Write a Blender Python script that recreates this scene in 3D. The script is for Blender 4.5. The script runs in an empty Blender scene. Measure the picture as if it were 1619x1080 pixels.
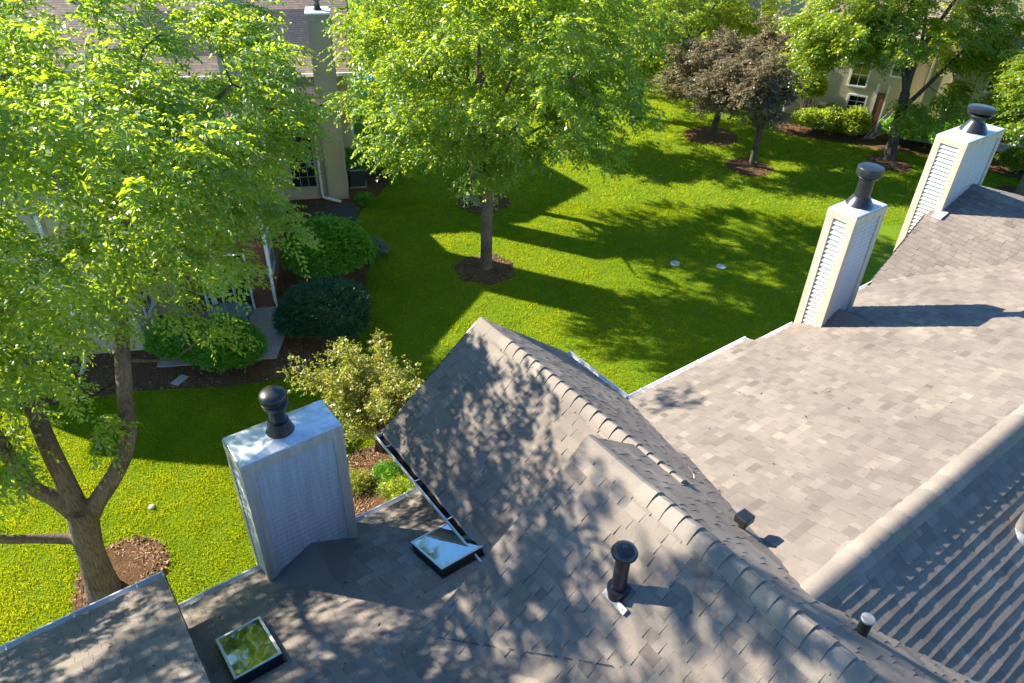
import bpy, math, random
import numpy as np
from mathutils import Vector, Matrix

rng = np.random.default_rng(7)
random.seed(7)
SC = bpy.context.scene
COL = SC.collection
R = math.radians

# ------------------------------------------------------------------ frames
AZ = R(52.486)
AD = np.array([math.sin(AZ), math.cos(AZ), 0.0])      # along the eaves of the near roofs
BD = np.array([-math.cos(AZ), math.sin(AZ), 0.0])     # towards the yard
ZD = np.array([0.0, 0.0, 1.0])
SUN = AD * 0.435 - BD * 0.728 - ZD * 0.53             # direction the light travels
SUN /= np.linalg.norm(SUN)


class Fr:
    def __init__(s, o, x, y, z=(0, 0, 1)):
        s.o = np.array(o, float); s.m = np.array([x, y, z], float)

    def __call__(s, p):
        return s.o + np.asarray(p, float) @ s.m


ABZ = Fr((0, 0, 0), AD, BD)
WORLD = Fr((0, 0, 0), (1, 0, 0), (0, 1, 0))


# ------------------------------------------------------------------ mesh helper
class MB:
    def __init__(s):
        s.v = []; s.f = []; s.a = []

    def add(s, vs, fs, a=0.5):
        n = len(s.v)
        s.v.extend([tuple(map(float, q)) for q in vs])
        for f in fs:
            s.f.append(tuple(i + n for i in f)); s.a.append(a)
        return s

    def box(s, F, x0, x1, y0, y1, z0, z1, a=0.5):
        p = [F((x, y, z)) for z in (z0, z1) for (x, y) in ((x0, y0), (x1, y0), (x1, y1), (x0, y1))]
        return s.add(p, [(0, 3, 2, 1), (4, 5, 6, 7), (0, 1, 5, 4), (1, 2, 6, 5), (2, 3, 7, 6), (3, 0, 4, 7)], a)

    def prism(s, F, poly, y0, y1, a=0.5):
        """poly in (x, z), swept from y0 to y1"""
        n = len(poly)
        p = [F((x, y0, z)) for x, z in poly] + [F((x, y1, z)) for x, z in poly]
        fs = [tuple(range(n)), tuple(range(2 * n - 1, n - 1, -1))]
        fs += [(i, i + n, (i + 1) % n + n, (i + 1) % n) for i in range(n)]
        return s.add(p, fs, a)

    def slab(s, pts, th, a=0.5):
        """polygon pts (world) extruded down by th"""
        n = len(pts); P = [np.array(q, float) for q in pts]
        p = P + [q - ZD * th for q in P]
        fs = [tuple(range(n)), tuple(range(2 * n - 1, n - 1, -1))]
        fs += [(i, i + n, (i + 1) % n + n, (i + 1) % n) for i in range(n)]
        return s.add(p, fs, a)

    def lathe(s, o, prof, n=28, a=0.5, tilt=None, cap=True):
        T = tilt if tilt is not None else np.eye(3)
        p = []
        for r, z in prof:
            for k in range(n):
                t = 2 * math.pi * k / n
                p.append(np.array(o) + T @ np.array([r * math.cos(t), r * math.sin(t), z]))
        fs = []
        for j in range(len(prof) - 1):
            for k in range(n):
                fs.append((j * n + k, j * n + (k + 1) % n, (j + 1) * n + (k + 1) % n, (j + 1) * n + k))
        if cap:
            fs.append(tuple(range((len(prof) - 1) * n, len(prof) * n)))
        return s.add(p, fs, a)

    def tube(s, pts, rad, n=8, a=0.5, cap=True):
        P = [np.array(q, float) for q in pts]
        vs = []; up = np.array([0.31, 0.17, 0.93])
        for i, q in enumerate(P):
            d = P[min(i + 1, len(P) - 1)] - P[max(i - 1, 0)]
            d /= np.linalg.norm(d) + 1e-9
            u = np.cross(d, up)
            if np.linalg.norm(u) < 0.1:
                u = np.cross(d, (1, 0, 0))
            u /= np.linalg.norm(u); w = np.cross(d, u)
            r = rad[i] if hasattr(rad, '__len__') else rad
            for k in range(n):
                t = 2 * math.pi * k / n
                vs.append(q + r * (math.cos(t) * u + math.sin(t) * w))
        fs = [(i * n + k, i * n + (k + 1) % n, (i + 1) * n + (k + 1) % n, (i + 1) * n + k)
              for i in range(len(P) - 1) for k in range(n)]
        if cap:
            fs += [tuple(range(n - 1, -1, -1)), tuple(range((len(P) - 1) * n, len(P) * n))]
        return s.add(vs, fs, a)

    def build(s, name, mat, parent=None, smooth=False, bevel=0.0):
        off = wloc(parent)
        me = bpy.data.meshes.new(name)
        v = np.array(s.v, float) - off
        me.from_pydata(v.tolist(), [], s.f)
        at = me.attributes.new('rnd', 'FLOAT', 'FACE')
        at.data.foreach_set('value', np.array(s.a, np.float32))
        me.materials.append(mat)
        if smooth:
            me.polygons.foreach_set('use_smooth', [True] * len(me.polygons))
        me.update()
        o = bpy.data.objects.new(name, me); COL.objects.link(o)
        if parent is not None:
            o.parent = parent
        if bevel:
            b = o.modifiers.new('bevel', 'BEVEL'); b.width = bevel; b.segments = 2; b.limit_method = 'ANGLE'
        return o


def wloc(o):
    t = np.zeros(3)
    while o is not None:
        t += np.array(o.location); o = o.parent
    return t


def tag(o, label=None, cat=None, group=None, kind=None):
    if label: o['label'] = label
    if cat: o['category'] = cat
    if group: o['group'] = group
    if kind: o['kind'] = kind
    return o


def empty(name, loc, label, cat, group=None):
    o = bpy.data.objects.new(name, None); COL.objects.link(o)
    o.location = loc; o.empty_display_size = 0.3
    return tag(o, label, cat, group)


def big_mesh(name, V, nper, mat, parent, rnd=None, tri=False, smooth=False):
    """V: (n*nper,3) unconnected polygons of nper corners each"""
    off = wloc(parent)
    V = np.ascontiguousarray(V - off, dtype=np.float32)
    n = len(V) // nper
    me = bpy.data.meshes.new(name)
    me.vertices.add(len(V)); me.vertices.foreach_set('co', V.ravel())
    me.loops.add(len(V)); me.loops.foreach_set('vertex_index', np.arange(len(V), dtype=np.int32))
    me.polygons.add(n)
    me.polygons.foreach_set('loop_start', np.arange(0, len(V), nper, dtype=np.int32))
    me.polygons.foreach_set('loop_total', np.full(n, nper, dtype=np.int32))
    at = me.attributes.new('rnd', 'FLOAT', 'FACE')
    at.data.foreach_set('value', (rnd if rnd is not None else np.full(n, .5)).astype(np.float32))
    me.update(calc_edges=True); me.validate()
    me.materials.append(mat)
    o = bpy.data.objects.new(name, me); COL.objects.link(o)
    if parent is not None:
        o.parent = parent
    return o


# ------------------------------------------------------------------ materials
def new_mat(name):
    m = bpy.data.materials.new(name); m.use_nodes = True
    nt = m.node_tree; nt.nodes.clear()
    out = nt.nodes.new('ShaderNodeOutputMaterial')
    return m, nt, out


def N(nt, t, **kw):
    n = nt.nodes.new(t)
    for k, v in kw.items():
        if k.startswith('_'):
            setattr(n, k[1:], v)
        else:
            n.inputs[k.replace('__', ' ')].default_value = v
    return n


def L(nt, a, b):
    nt.links.new(a, b)


def ramp(nt, fac, stops):
    r = nt.nodes.new('ShaderNodeValToRGB')
    e = r.color_ramp.elements
    while len(e) < len(stops):
        e.new(0.5)
    for i, (p, c) in enumerate(stops):
        e[i].position = p; e[i].color = (*c, 1)
    L(nt, fac, r.inputs[0])
    return r.outputs[0]


def mixc(nt, fac, a, b, mode='MIX'):
    m = nt.nodes.new('ShaderNodeMix'); m.data_type = 'RGBA'; m.blend_type = mode
    for sock, v in ((m.inputs[0], fac), (m.inputs[6], a), (m.inputs[7], b)):
        if hasattr(v, 'is_linked') or hasattr(v, 'links'):
            L(nt, v, sock)
        elif isinstance(v, (tuple, list)):
            sock.default_value = (*v, 1)
        else:
            sock.default_value = v
    return m.outputs[2]


def noise(nt, scale, detail=4, rough=0.6, vec=None):
    n = N(nt, 'ShaderNodeTexNoise', Scale=scale, Detail=detail, Roughness=rough)
    if vec is None:
        tc = nt.nodes.new('ShaderNodeTexCoord'); vec = tc.outputs['Object']
    L(nt, vec, n.inputs['Vector'])
    return n.outputs[0]


def principled(nt, out, rough=0.6, metal=0.0, spec=0.5):
    p = nt.nodes.new('ShaderNodeBsdfPrincipled')
    p.inputs['Roughness'].default_value = rough
    p.inputs['Metallic'].default_value = metal
    p.inputs['Specular IOR Level'].default_value = spec
    L(nt, p.outputs[0], out.inputs[0])
    return p


def bump(nt, p, height, strength=0.3, dist=0.02):
    b = N(nt, 'ShaderNodeBump', Strength=strength, Distance=dist)
    L(nt, height, b.inputs['Height']); L(nt, b.outputs[0], p.inputs['Normal'])


def attr_rnd(nt):
    a = nt.nodes.new('ShaderNodeAttribute'); a.attribute_name = 'rnd'
    return a.outputs['Fac']


def m_shingle(name, stops):
    m, nt, out = new_mat(name)
    p = principled(nt, out, 0.78, 0, 0.35)
    c = ramp(nt, attr_rnd(nt), stops)
    g = noise(nt, 260, 2, 0.7)
    gr = ramp(nt, g, [(0.32, (0.62, 0.62, 0.64)), (0.66, (1.3, 1.28, 1.25))])
    c = mixc(nt, 1.0, c, gr, 'MULTIPLY')
    w = noise(nt, 1.1, 5, 0.6)
    wr = ramp(nt, w, [(0.3, (0.78, 0.77, 0.78)), (0.7, (1.14, 1.13, 1.1))])
    c = mixc(nt, 1.0, c, wr, 'MULTIPLY')
    L(nt, c, p.inputs['Base Color'])
    bump(nt, p, noise(nt, 330, 2, 0.8), 0.6, 0.004)
    return m


def m_plain(name, col, rough=0.5, metal=0.0, var=0.08, scale=6.0, spec=0.5, bscale=0, bstr=0.1, streak=0.0):
    m, nt, out = new_mat(name)
    p = principled(nt, out, rough, metal, spec)
    n = noise(nt, scale, 5, 0.65)
    lo = tuple(c * (1 - var) for c in col); hi = tuple(min(1, c * (1 + var)) for c in col)
    c = ramp(nt, n, [(0.3, lo), (0.7, hi)])
    if streak:
        tc = nt.nodes.new('ShaderNodeTexCoord'); mp = N(nt, 'ShaderNodeMapping'); mp.inputs['Scale'].default_value = (14, 14, 0.7)
        L(nt, tc.outputs['Object'], mp.inputs[0])
        k = noise(nt, 1.5, 6, 0.7, mp.outputs[0])
        c = mixc(nt, streak, c, ramp(nt, k, [(0.42, tuple(x * 0.55 for x in col)), (0.62, col)]))
    L(nt, c, p.inputs['Base Color'])
    if bscale:
        bump(nt, p, noise(nt, bscale, 4, 0.7), bstr, 0.01)
    return m


def m_leaf(name, dark, light, trans, tmix=0.45, gloss=0.09):
    m, nt, out = new_mat(name)
    r = attr_rnd(nt)
    c = ramp(nt, r, [(0.0, dark), (1.0, light)])
    t = ramp(nt, r, [(0.0, tuple(x * 0.72 for x in trans)), (1.0, trans)])
    d = N(nt, 'ShaderNodeBsdfDiffuse'); L(nt, c, d.inputs[0])
    tr = N(nt, 'ShaderNodeBsdfTranslucent'); L(nt, t, tr.inputs[0])
    mx = N(nt, 'ShaderNodeMixShader', Fac=tmix)
    L(nt, d.outputs[0], mx.inputs[1]); L(nt, tr.outputs[0], mx.inputs[2])
    gl = N(nt, 'ShaderNodeBsdfGlossy', Roughness=0.38)
    m2 = N(nt, 'ShaderNodeMixShader', Fac=gloss)
    L(nt, mx.outputs[0], m2.inputs[1]); L(nt, gl.outputs[0], m2.inputs[2])
    L(nt, m2.outputs[0], out.inputs[0])
    return m


def m_bark(name, a, b):
    m, nt, out = new_mat(name)
    p = principled(nt, out, 0.9, 0, 0.2)
    tc = nt.nodes.new('ShaderNodeTexCoord')
    mp = N(nt, 'ShaderNodeMapping'); mp.inputs['Scale'].default_value = (24, 24, 3.2)
    L(nt, tc.outputs['Object'], mp.inputs[0])
    n = noise(nt, 1.6, 8, 0.7, mp.outputs[0])
    n2 = noise(nt, 1.7, 3, 0.5)
    c = ramp(nt, n, [(0.36, a), (0.60, b)])
    c = mixc(nt, 0.35, c, ramp(nt, n2, [(0.35, tuple(x * 0.6 for x in a)), (0.65, b)]))
    L(nt, c, p.inputs['Base Color'])
    bump(nt, p, n, 1.0, 0.07)
    return m


def m_lawn():
    m, nt, out = new_mat('lawn soil and turf')
    p = principled(nt, out, 0.95, 0, 0.1)
    a = noise(nt, 0.35, 5, 0.6); b = noise(nt, 9, 6, 0.75); c3 = noise(nt, 60, 3, 0.8)
    c = ramp(nt, b, [(0.3, (0.08, 0.16, 0.008)), (0.55, (0.15, 0.24, 0.012)), (0.75, (0.23, 0.30, 0.02))])
    c = mixc(nt, 0.5, c, ramp(nt, a, [(0.35, (0.09, 0.19, 0.008)), (0.65, (0.19, 0.27, 0.016))]))
    L(nt, c, p.inputs['Base Color'])
    bump(nt, p, c3, 0.8, 0.05)
    return m


def m_grass():
    m, nt, out = new_mat('grass blade')
    r = attr_rnd(nt)
    geo = nt.nodes.new('ShaderNodeNewGeometry')
    pn = noise(nt, 0.45, 5, 0.65)
    c = ramp(nt, r, [(0.0, (0.075, 0.17, 0.010)), (0.6, (0.155, 0.27, 0.018)), (1.0, (0.29, 0.36, 0.04))])
    c = mixc(nt, 1.0, c, ramp(nt, pn, [(0.3, (0.64, 0.82, 0.7)), (0.7, (1.35, 1.16, 1.2))]), 'MULTIPLY')
    t = mixc(nt, 1.0, ramp(nt, r, [(0.0, (0.44, 0.55, 0.008)), (1.0, (0.70, 0.69, 0.02))]),
             ramp(nt, pn, [(0.3, (0.74, 0.86, 0.7)), (0.7, (1.2, 1.1, 1.0))]), 'MULTIPLY')
    d = N(nt, 'ShaderNodeBsdfDiffuse'); L(nt, c, d.inputs[0])
    tr = N(nt, 'ShaderNodeBsdfTranslucent'); L(nt, t, tr.inputs[0])
    mx = N(nt, 'ShaderNodeMixShader', Fac=0.5)
    L(nt, d.outputs[0], mx.inputs[1]); L(nt, tr.outputs[0], mx.inputs[2])
    L(nt, mx.outputs[0], out.inputs[0])
    return m


def m_mulch(name, a, b, c_):
    m, nt, out = new_mat(name)
    p = principled(nt, out, 0.95, 0, 0.1)
    n = noise(nt, 26, 7, 0.8); n2 = noise(nt, 2.0, 4, 0.6)
    c = ramp(nt, n, [(0.3, a), (0.52, b), (0.72, c_)])
    c = mixc(nt, 1.0, c, ramp(nt, n2, [(0.3, (0.75, 0.75, 0.75)), (0.7, (1.15, 1.12, 1.1))]), 'MULTIPLY')
    L(nt, c, p.inputs['Base Color'])
    bump(nt, p, n, 1.0, 0.06)
    return m


def m_chip():
    m, nt, out = new_mat('bark chip')
    p = principled(nt, out, 0.9, 0, 0.15)
    L(nt, ramp(nt, attr_rnd(nt), [(0, (0.07, 0.04, 0.022)), (0.5, (0.20, 0.12, 0.06)), (0.85, (0.34, 0.21, 0.11)), (1, (0.5, 0.36, 0.22))]), p.inputs['Base Color'])
    return m


def m_siding_z(name, col, expo=0.1, rough=0.55):
    """far siding: lap relief from height"""
    m, nt, out = new_mat(name)
    p = principled(nt, out, rough, 0, 0.4)
    n = noise(nt, 2.0, 4, 0.6)
    L(nt, ramp(nt, n, [(0.3, tuple(c * 0.93 for c in col)), (0.7, tuple(c * 1.05 for c in col))]), p.inputs['Base Color'])
    g = nt.nodes.new('ShaderNodeNewGeometry'); s = nt.nodes.new('ShaderNodeSeparateXYZ')
    L(nt, g.outputs['Position'], s.inputs[0])
    d = N(nt, 'ShaderNodeMath', _operation='DIVIDE'); d.inputs[1].default_value = expo; L(nt, s.outputs[2], d.inputs[0])
    f = N(nt, 'ShaderNodeMath', _operation='FRACT'); L(nt, d.outputs[0], f.inputs[0])
    i = N(nt, 'ShaderNodeMath', _operation='SUBTRACT'); i.inputs[0].default_value = 1; L(nt, f.outputs[0], i.inputs[1])
    bump(nt, p, i.outputs[0], 0.9, 0.02)
    return m


def m_brick():
    m, nt, out = new_mat('red brick')
    p = principled(nt, out, 0.85, 0, 0.2)
    g = nt.nodes.new('ShaderNodeNewGeometry'); s = nt.nodes.new('ShaderNodeSeparateXYZ')
    L(nt, g.outputs['Position'], s.inputs[0])
    ad = N(nt, 'ShaderNodeMath', _operation='ADD'); L(nt, s.outputs[0], ad.inputs[0]); L(nt, s.outputs[1], ad.inputs[1])
    cb = nt.nodes.new('ShaderNodeCombineXYZ'); L(nt, ad.outputs[0], cb.inputs[0]); L(nt, s.outputs[2], cb.inputs[1])
    b = N(nt, 'ShaderNodeTexBrick', Scale=1.0); b.inputs['Brick Width'].default_value = 0.17
    b.inputs['Row Height'].default_value = 0.06; b.inputs['Mortar Size'].default_value = 0.006
    b.inputs['Color1'].default_value = (0.26, 0.085, 0.045, 1); b.inputs['Color2'].default_value = (0.16, 0.05, 0.03, 1)
    b.inputs['Mortar'].default_value = (0.26, 0.2, 0.16, 1)
    L(nt, cb.outputs[0], b.inputs['Vector']); L(nt, b.outputs[0], p.inputs['Base Color'])
    bump(nt, p, b.outputs['Fac'], -0.5, 0.01)
    return m


def m_far_roof(name, col):
    m, nt, out = new_mat(name)
    p = principled(nt, out, 0.85, 0, 0.25)
    g = nt.nodes.new('ShaderNodeNewGeometry'); s = nt.nodes.new('ShaderNodeSeparateXYZ')
    L(nt, g.outputs['Position'], s.inputs[0])
    ad = N(nt, 'ShaderNodeMath', _operation='ADD'); L(nt, s.outputs[0], ad.inputs[0]); L(nt, s.outputs[1], ad.inputs[1])
    cb = nt.nodes.new('ShaderNodeCombineXYZ'); L(nt, ad.outputs[0], cb.inputs[0]); L(nt, s.outputs[2], cb.inputs[1])
    b = N(nt, 'ShaderNodeTexBrick', Scale=1.0); b.inputs['Brick Width'].default_value = 0.22
    b.inputs['Row Height'].default_value = 0.06; b.inputs['Mortar Size'].default_value = 0.006
    b.inputs['Color1'].default_value = (*col, 1); b.inputs['Color2'].default_value = (*[c * 0.68 for c in col], 1)
    b.inputs['Mortar'].default_value = (*[c * 0.35 for c in col], 1)
    L(nt, cb.outputs[0], b.inputs['Vector'])
    c = mixc(nt, 1.0, b.outputs[0], ramp(nt, noise(nt, 8, 5, 0.7), [(0.3, (0.8, 0.8, 0.8)), (0.7, (1.15, 1.15, 1.15))]), 'MULTIPLY')
    L(nt, c, p.inputs['Base Color'])
    bump(nt, p, b.outputs['Fac'], -0.5, 0.01)
    return m


def m_glass(name, col, rough=0.04, spec=1.0):
    m, nt, out = new_mat(name)
    p = principled(nt, out, rough, 0, spec)
    p.inputs['IOR'].default_value = 1.7
    L(nt, ramp(nt, noise(nt, 1.3, 2, 0.5), [(0.35, tuple(c * 0.7 for c in col)), (0.65, tuple(c * 1.2 for c in col))]), p.inputs['Base Color'])
    return m


def m_skyglass():
    m, nt, out = new_mat('skylight glass')
    gl = N(nt, 'ShaderNodeBsdfGlossy', Roughness=0.05); gl.inputs[0].default_value = (0.30, 0.35, 0.37, 1)
    gs = N(nt, 'ShaderNodeBsdfTransparent'); gs.inputs[0].default_value = (0.75, 0.86, 0.88, 1)
    lw = N(nt, 'ShaderNodeLayerWeight', Blend=0.3)
    ad = N(nt, 'ShaderNodeMath', _operation='ADD'); ad.inputs[1].default_value = 0.04; L(nt, lw.outputs['Fresnel'], ad.inputs[0])
    mx = N(nt, 'ShaderNodeMixShader'); L(nt, ad.outputs[0], mx.inputs[0])
    L(nt, gs.outputs[0], mx.inputs[1]); L(nt, gl.outputs[0], mx.inputs[2])
    nb = N(nt, 'ShaderNodeBump', Strength=0.12, Distance=0.02); L(nt, noise(nt, 3, 2, 0.5), nb.inputs['Height'])
    L(nt, nb.outputs[0], gl.inputs['Normal'])
    L(nt, mx.outputs[0], out.inputs[0])
    return m


M = {}
M['shingle'] = m_shingle('asphalt shingle', [(0, (0.140, 0.119, 0.101)), (0.35, (0.190, 0.164, 0.139)), (0.7, (0.232, 0.201, 0.170)), (1, (0.285, 0.247, 0.208))])
M['ridge'] = m_shingle('ridge shingle', [(0, (0.17, 0.15, 0.128)), (1, (0.29, 0.256, 0.218))])
M['white'] = m_plain('white painted metal', (0.78, 0.78, 0.76), 0.4, 0, 0.05, 5)
M['alu'] = m_plain('mill aluminium', (0.60, 0.63, 0.66), 0.36, 0.25, 0.08, 9)
M['capmetal'] = m_plain('galvanised sheet', (0.66, 0.68, 0.70), 0.34, 0.35, 0.22, 7)
M['greymetal'] = m_plain('weathered zinc', (0.30, 0.30, 0.30), 0.45, 0.4, 0.3, 20)
M['greypaint'] = m_plain('grey painted pipe', (0.16, 0.15, 0.145), 0.6, 0, 0.2, 9)
M['trim'] = m_plain('cream trim board', (0.52, 0.46, 0.365), 0.55, 0, 0.06, 4, 0.4, streak=0.5)
M['lap'] = m_plain('pale grey lap siding', (0.47, 0.48, 0.47), 0.5, 0, 0.05, 3, 0.4, streak=0.45)
M['black'] = m_plain('black painted steel', (0.018, 0.020, 0.024), 0.33, 0.1, 0.3, 14, 0.6)
M['dark'] = m_plain('dark bronze frame', (0.03, 0.032, 0.036), 0.35, 0.3, 0.2, 9)
M['beige'] = m_siding_z('beige lap siding', (0.50, 0.42, 0.29), 0.085)
M['stucco'] = m_plain('beige painted wall', (0.52, 0.45, 0.33), 0.75, 0, 0.06, 3, 0.3, 80, 0.15)
M['brick'] = m_brick()
M['roofgrey'] = m_far_roof('slate grey far shingle', (0.105, 0.10, 0.115))
M['roofbrown'] = m_far_roof('brown far shingle', (0.30, 0.235, 0.19))
M['glass'] = m_glass('window glass', (0.012, 0.018, 0.022))
M['skyglass'] = m_skyglass()
M['well'] = m_plain('skylight shaft paint', (0.62, 0.63, 0.6), 0.7, 0, 0.05, 3)
M['bark'] = m_bark('grey brown bark', (0.06, 0.047, 0.037), (0.27, 0.222, 0.18))
M['barkdark'] = m_bark('dark bark', (0.05, 0.04, 0.034), (0.15, 0.125, 0.105))
M['leafloc'] = m_leaf('locust leaf', (0.04, 0.165, 0.045), (0.10, 0.25, 0.065), (0.58, 0.74, 0.03), 0.60, 0.05)
M['leafmap'] = m_leaf('fresh green leaf', (0.045, 0.17, 0.04), (0.12, 0.255, 0.055), (0.61, 0.74, 0.03), 0.59, 0.045)
M['leaflime'] = m_leaf('lime green leaf', (0.08, 0.20, 0.035), (0.18, 0.30, 0.045), (0.67, 0.75, 0.035), 0.59, 0.045)
M['leafpurple'] = m_leaf('bronze leaf', (0.10, 0.115, 0.055), (0.30, 0.24, 0.165), (0.38, 0.30, 0.12), 0.38, 0.02)
M['leafbox'] = m_leaf('shrub leaf', (0.07, 0.23, 0.015), (0.16, 0.42, 0.03), (0.25, 0.55, 0.02), 0.35, 0.04)
M['leafyew'] = m_leaf('dark evergreen needle', (0.02, 0.085, 0.035), (0.05, 0.15, 0.055), (0.06, 0.15, 0.03), 0.2, 0.04)
M['leafyel'] = m_leaf('yellow green young leaf', (0.13, 0.22, 0.025), (0.38, 0.36, 0.08), (0.50, 0.52, 0.04), 0.45, 0.04)
M['leafred'] = m_leaf('reddish young leaf', (0.25, 0.16, 0.06), (0.42, 0.27, 0.14), (0.45, 0.32, 0.07), 0.38, 0.04)
M['leafsilver'] = m_leaf('grey green leaf', (0.10, 0.15, 0.10), (0.26, 0.31, 0.24), (0.15, 0.22, 0.10), 0.25)
M['lawn'] = m_lawn()
M['grass'] = m_grass()
M['mulch'] = m_mulch('bark mulch', (0.05, 0.028, 0.016), (0.16, 0.09, 0.048), (0.33, 0.21, 0.115))
M['chip'] = m_chip()
M['concrete'] = m_plain('concrete', (0.36, 0.34, 0.31), 0.85, 0, 0.12, 5, 0.3, 90, 0.2)
M['asphalt'] = m_plain('asphalt', (0.06, 0.06, 0.065), 0.9, 0, 0.15, 30, 0.3, 120, 0.3)
M['hvac'] = m_plain('grey painted louvre', (0.055, 0.06, 0.07), 0.5, 0.2, 0.15, 9)
M['hvactop'] = m_plain('pale grey casing', (0.36, 0.39, 0.42), 0.45, 0.2, 0.08, 9)
M['curtain'] = m_plain('white curtain', (0.7, 0.7, 0.68), 0.9, 0, 0.05, 4)
M['tglass'] = m_glass('blue grey table glass', (0.10, 0.16, 0.17), 0.12, 0.8)
M['blue'] = m_plain('blue cover', (0.015, 0.16, 0.24), 0.6, 0, 0.15, 5)
M['litter'] = m_mulch('gutter litter', (0.02, 0.013, 0.009), (0.06, 0.036, 0.02), (0.15, 0.08, 0.038))
M['twig'] = m_plain('bleached twig', (0.45, 0.38, 0.31), 0.8, 0, 0.2, 12)
M['stone'] = m_plain('pale stone', (0.62, 0.56, 0.50), 0.8, 0, 0.15, 12)

# ------------------------------------------------------------------ the near roofs
MS, ME_B, ME_Z = 0.35, 5.41, 5.7            # main roof: slope, eave line
RZ, RB = 7.06, 1.522                        # main ridge
NS = 0.64                                   # back slope
G1Z, G1A, G1S = 6.94, 4.69, 0.775           # front gable
G2Z, G2A, G2S, G2SR, G2B = 7.45, 3.945, 0.78, 0.70, 3.84   # big gable
LZ, LB, LS = 5.0, 6.19, 0.355               # low left roof
KZ = 5.63


def zM(a, b): return ME_Z + MS * (ME_B - b)
def zN(a, b): return RZ - NS * (RB - b)
def zG1R(a, b): return G1Z - G1S * (a - G1A)
def zG1L(a, b): return G1Z - G1S * (G1A - a)
def zG2L(a, b): return G2Z - G2S * (G2A - a)
def zG2R(a, b): return G2Z - G2SR * (a - G2A)
def zL(a, b): return LZ + LS * (LB - b)
def zK(a, b): return KZ + LS * (LB - b)


N3 = np.array([-0.33, -0.04, 1.0]); P3 = np.array([12.51, 5.09, 5.81])
def zG3(a, b): return P3[2] - (N3[0] * (a - P3[0]) + N3[1] * (b - P3[1]))


def right_gable(a, b):
    z = -9
    if a >= G1A - 0.02 and b <= 6.85: z = max(z, zG1R(a, b))
    if a >= G2A - 0.02 and b <= G2B: z = max(z, zG2R(a, b))
    if a < G2A and b <= G2B: z = max(z, zG2L(a, b))
    if a < G1A and b <= 6.85 and a > 3.0: z = max(z, zG1L(a, b))
    return z


row = empty('townhouse', tuple(ABZ((5, 3, 0))), 'near townhouse roofs of grey brown shingle with ridge caps, skylights and white chimneys', 'townhouse')

EXPO = 0.116


def shingles(name, o, u, v, u0, u1, vlen, keep, vstart=0.0, urange=None, label=None, expo=EXPO, seed=1, deck=True, thick=1.0, even=False):
    """courses of laminated tabs; o,u,v in (a,b,z); urange(v)->(u0,u1)"""
    r = random.Random(seed)
    o = np.array(o, float); u = np.array(u, float); v = np.array(v, float); v /= np.linalg.norm(v)
    n = np.cross(u, v); n = n if n[2] > 0 else -n
    mb = MB(); dk = MB()
    nc = int(math.ceil((vlen - vstart) / expo))

    def W(uu, vv, nn): return ABZ(o + u * uu + v * vv + n * nn)
    for k in range(nc):
        va = vstart + k * expo
        vb = min(va + expo + 0.018, vlen)
        if vb - va < 0.03: continue
        lo, hi = (u0, u1) if urange is None else urange(va + 0.5 * expo)
        if hi <= lo: continue
        x = lo - r.random() * 0.2
        seg = None
        raised = False
        shade = r.random()
        while x < hi:
            w = r.choice((0.085, 0.12, 0.15, 0.18, 0.22)) * (0.85 + 0.3 * r.random())
            a0, a1 = max(x + 0.0012, lo), min(x + w - 0.0012, hi)
            x += w
            raised = not raised
            if a1 - a0 < 0.004: continue
            pm = o + u * (0.5 * (a0 + a1)) + v * (va + 0.5 * expo)
            if not keep(*pm):
                if seg:
                    dk.add([W(seg[0], va, -0.012), W(seg[1], va, -0.012), W(seg[1], vb, -0.012), W(seg[0], vb, -0.012)], [(0, 1, 2, 3)])
                    seg = None
                continue
            seg = (seg[0], a1) if seg else (a0, a1)
            t = 0.0115 if even else 0.0125 if raised else 0.0075
            t = (t + r.uniform(-0.0012, 0.0022)) * thick
            col = min(1, max(0, r.gauss(0.52, 0.155) + (0.05 if raised else -0.05)))
            j = r.uniform(-0.004, 0.004)
            dkk = 0; mb.add([W(a0, va + j, t), W(a1, va + j, t), W(a1, vb, 0.0015), W(a0, vb, 0.0015), W(a0, va + j, -0.01), W(a1, va + j, -0.01)],
                   [(0, 1, 2, 3), (4, 5, 1, 0), (4, 0, 3), (5, 2, 1)], col)
        if seg:
            dk.add([W(seg[0], va, -0.012), W(seg[1], va, -0.012), W(seg[1], vb, -0.012), W(seg[0], vb, -0.012)], [(0, 1, 2, 3)])
    ob = mb.build('roof', M['shingle'], row)
    if label: ob['label'] = label
    if deck:
        dk.build('roof_deck', M['dark'], ob)
    return ob


h = math.hypot
# main roof towards the yard
roof_main = shingles('roof', (0, ME_B, ME_Z), (1, 0, 0), (0, -1, MS), 3.9, 17, (ME_B - RB) * h(1, MS),
                     lambda a, b, z: z > right_gable(a, b) - 0.25 and not (a > 12 and z < zG3(a, b) - 0.2 and b < 5.6)
                     and not (a > 9.06 and b > 5.2), seed=3, label='broad sunlit roof slope in front of the slim chimney')
# back slope
shingles('roof', (0, -1.6, zN(0, -1.6)), (1, 0, 0), (0, 1, NS), 3.9, 14, (RB + 1.6) * h(1, NS),
         lambda a, b, z: z > right_gable(a, b) - 0.25, seed=4, thick=1.25, even=True, label='shaded back roof slope with sunlit stripes along its courses')
# front gable
s1 = (G1A - 3.09) * h(1, G1S)
shingles('roof', (3.09, 0, zG1L(3.09, 0)), (0, 1, 0), (1, 0, G1S), 3.7, 6.83, s1, lambda a, b, z: True, seed=5, thick=1.35,
         label='dappled left slope of the front gable')
shingles('roof', (6.29, 0, zG1R(6.29, 0)), (0, 1, 0), (-1, 0, G1S), 0.5, 6.83, s1,
         lambda a, b, z: z > zM(a, b) - 0.2 and (b > G2B - 0.1 or z > zG2R(a, b) - 0.03), seed=6, label='narrow right slope of the front gable')
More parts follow.
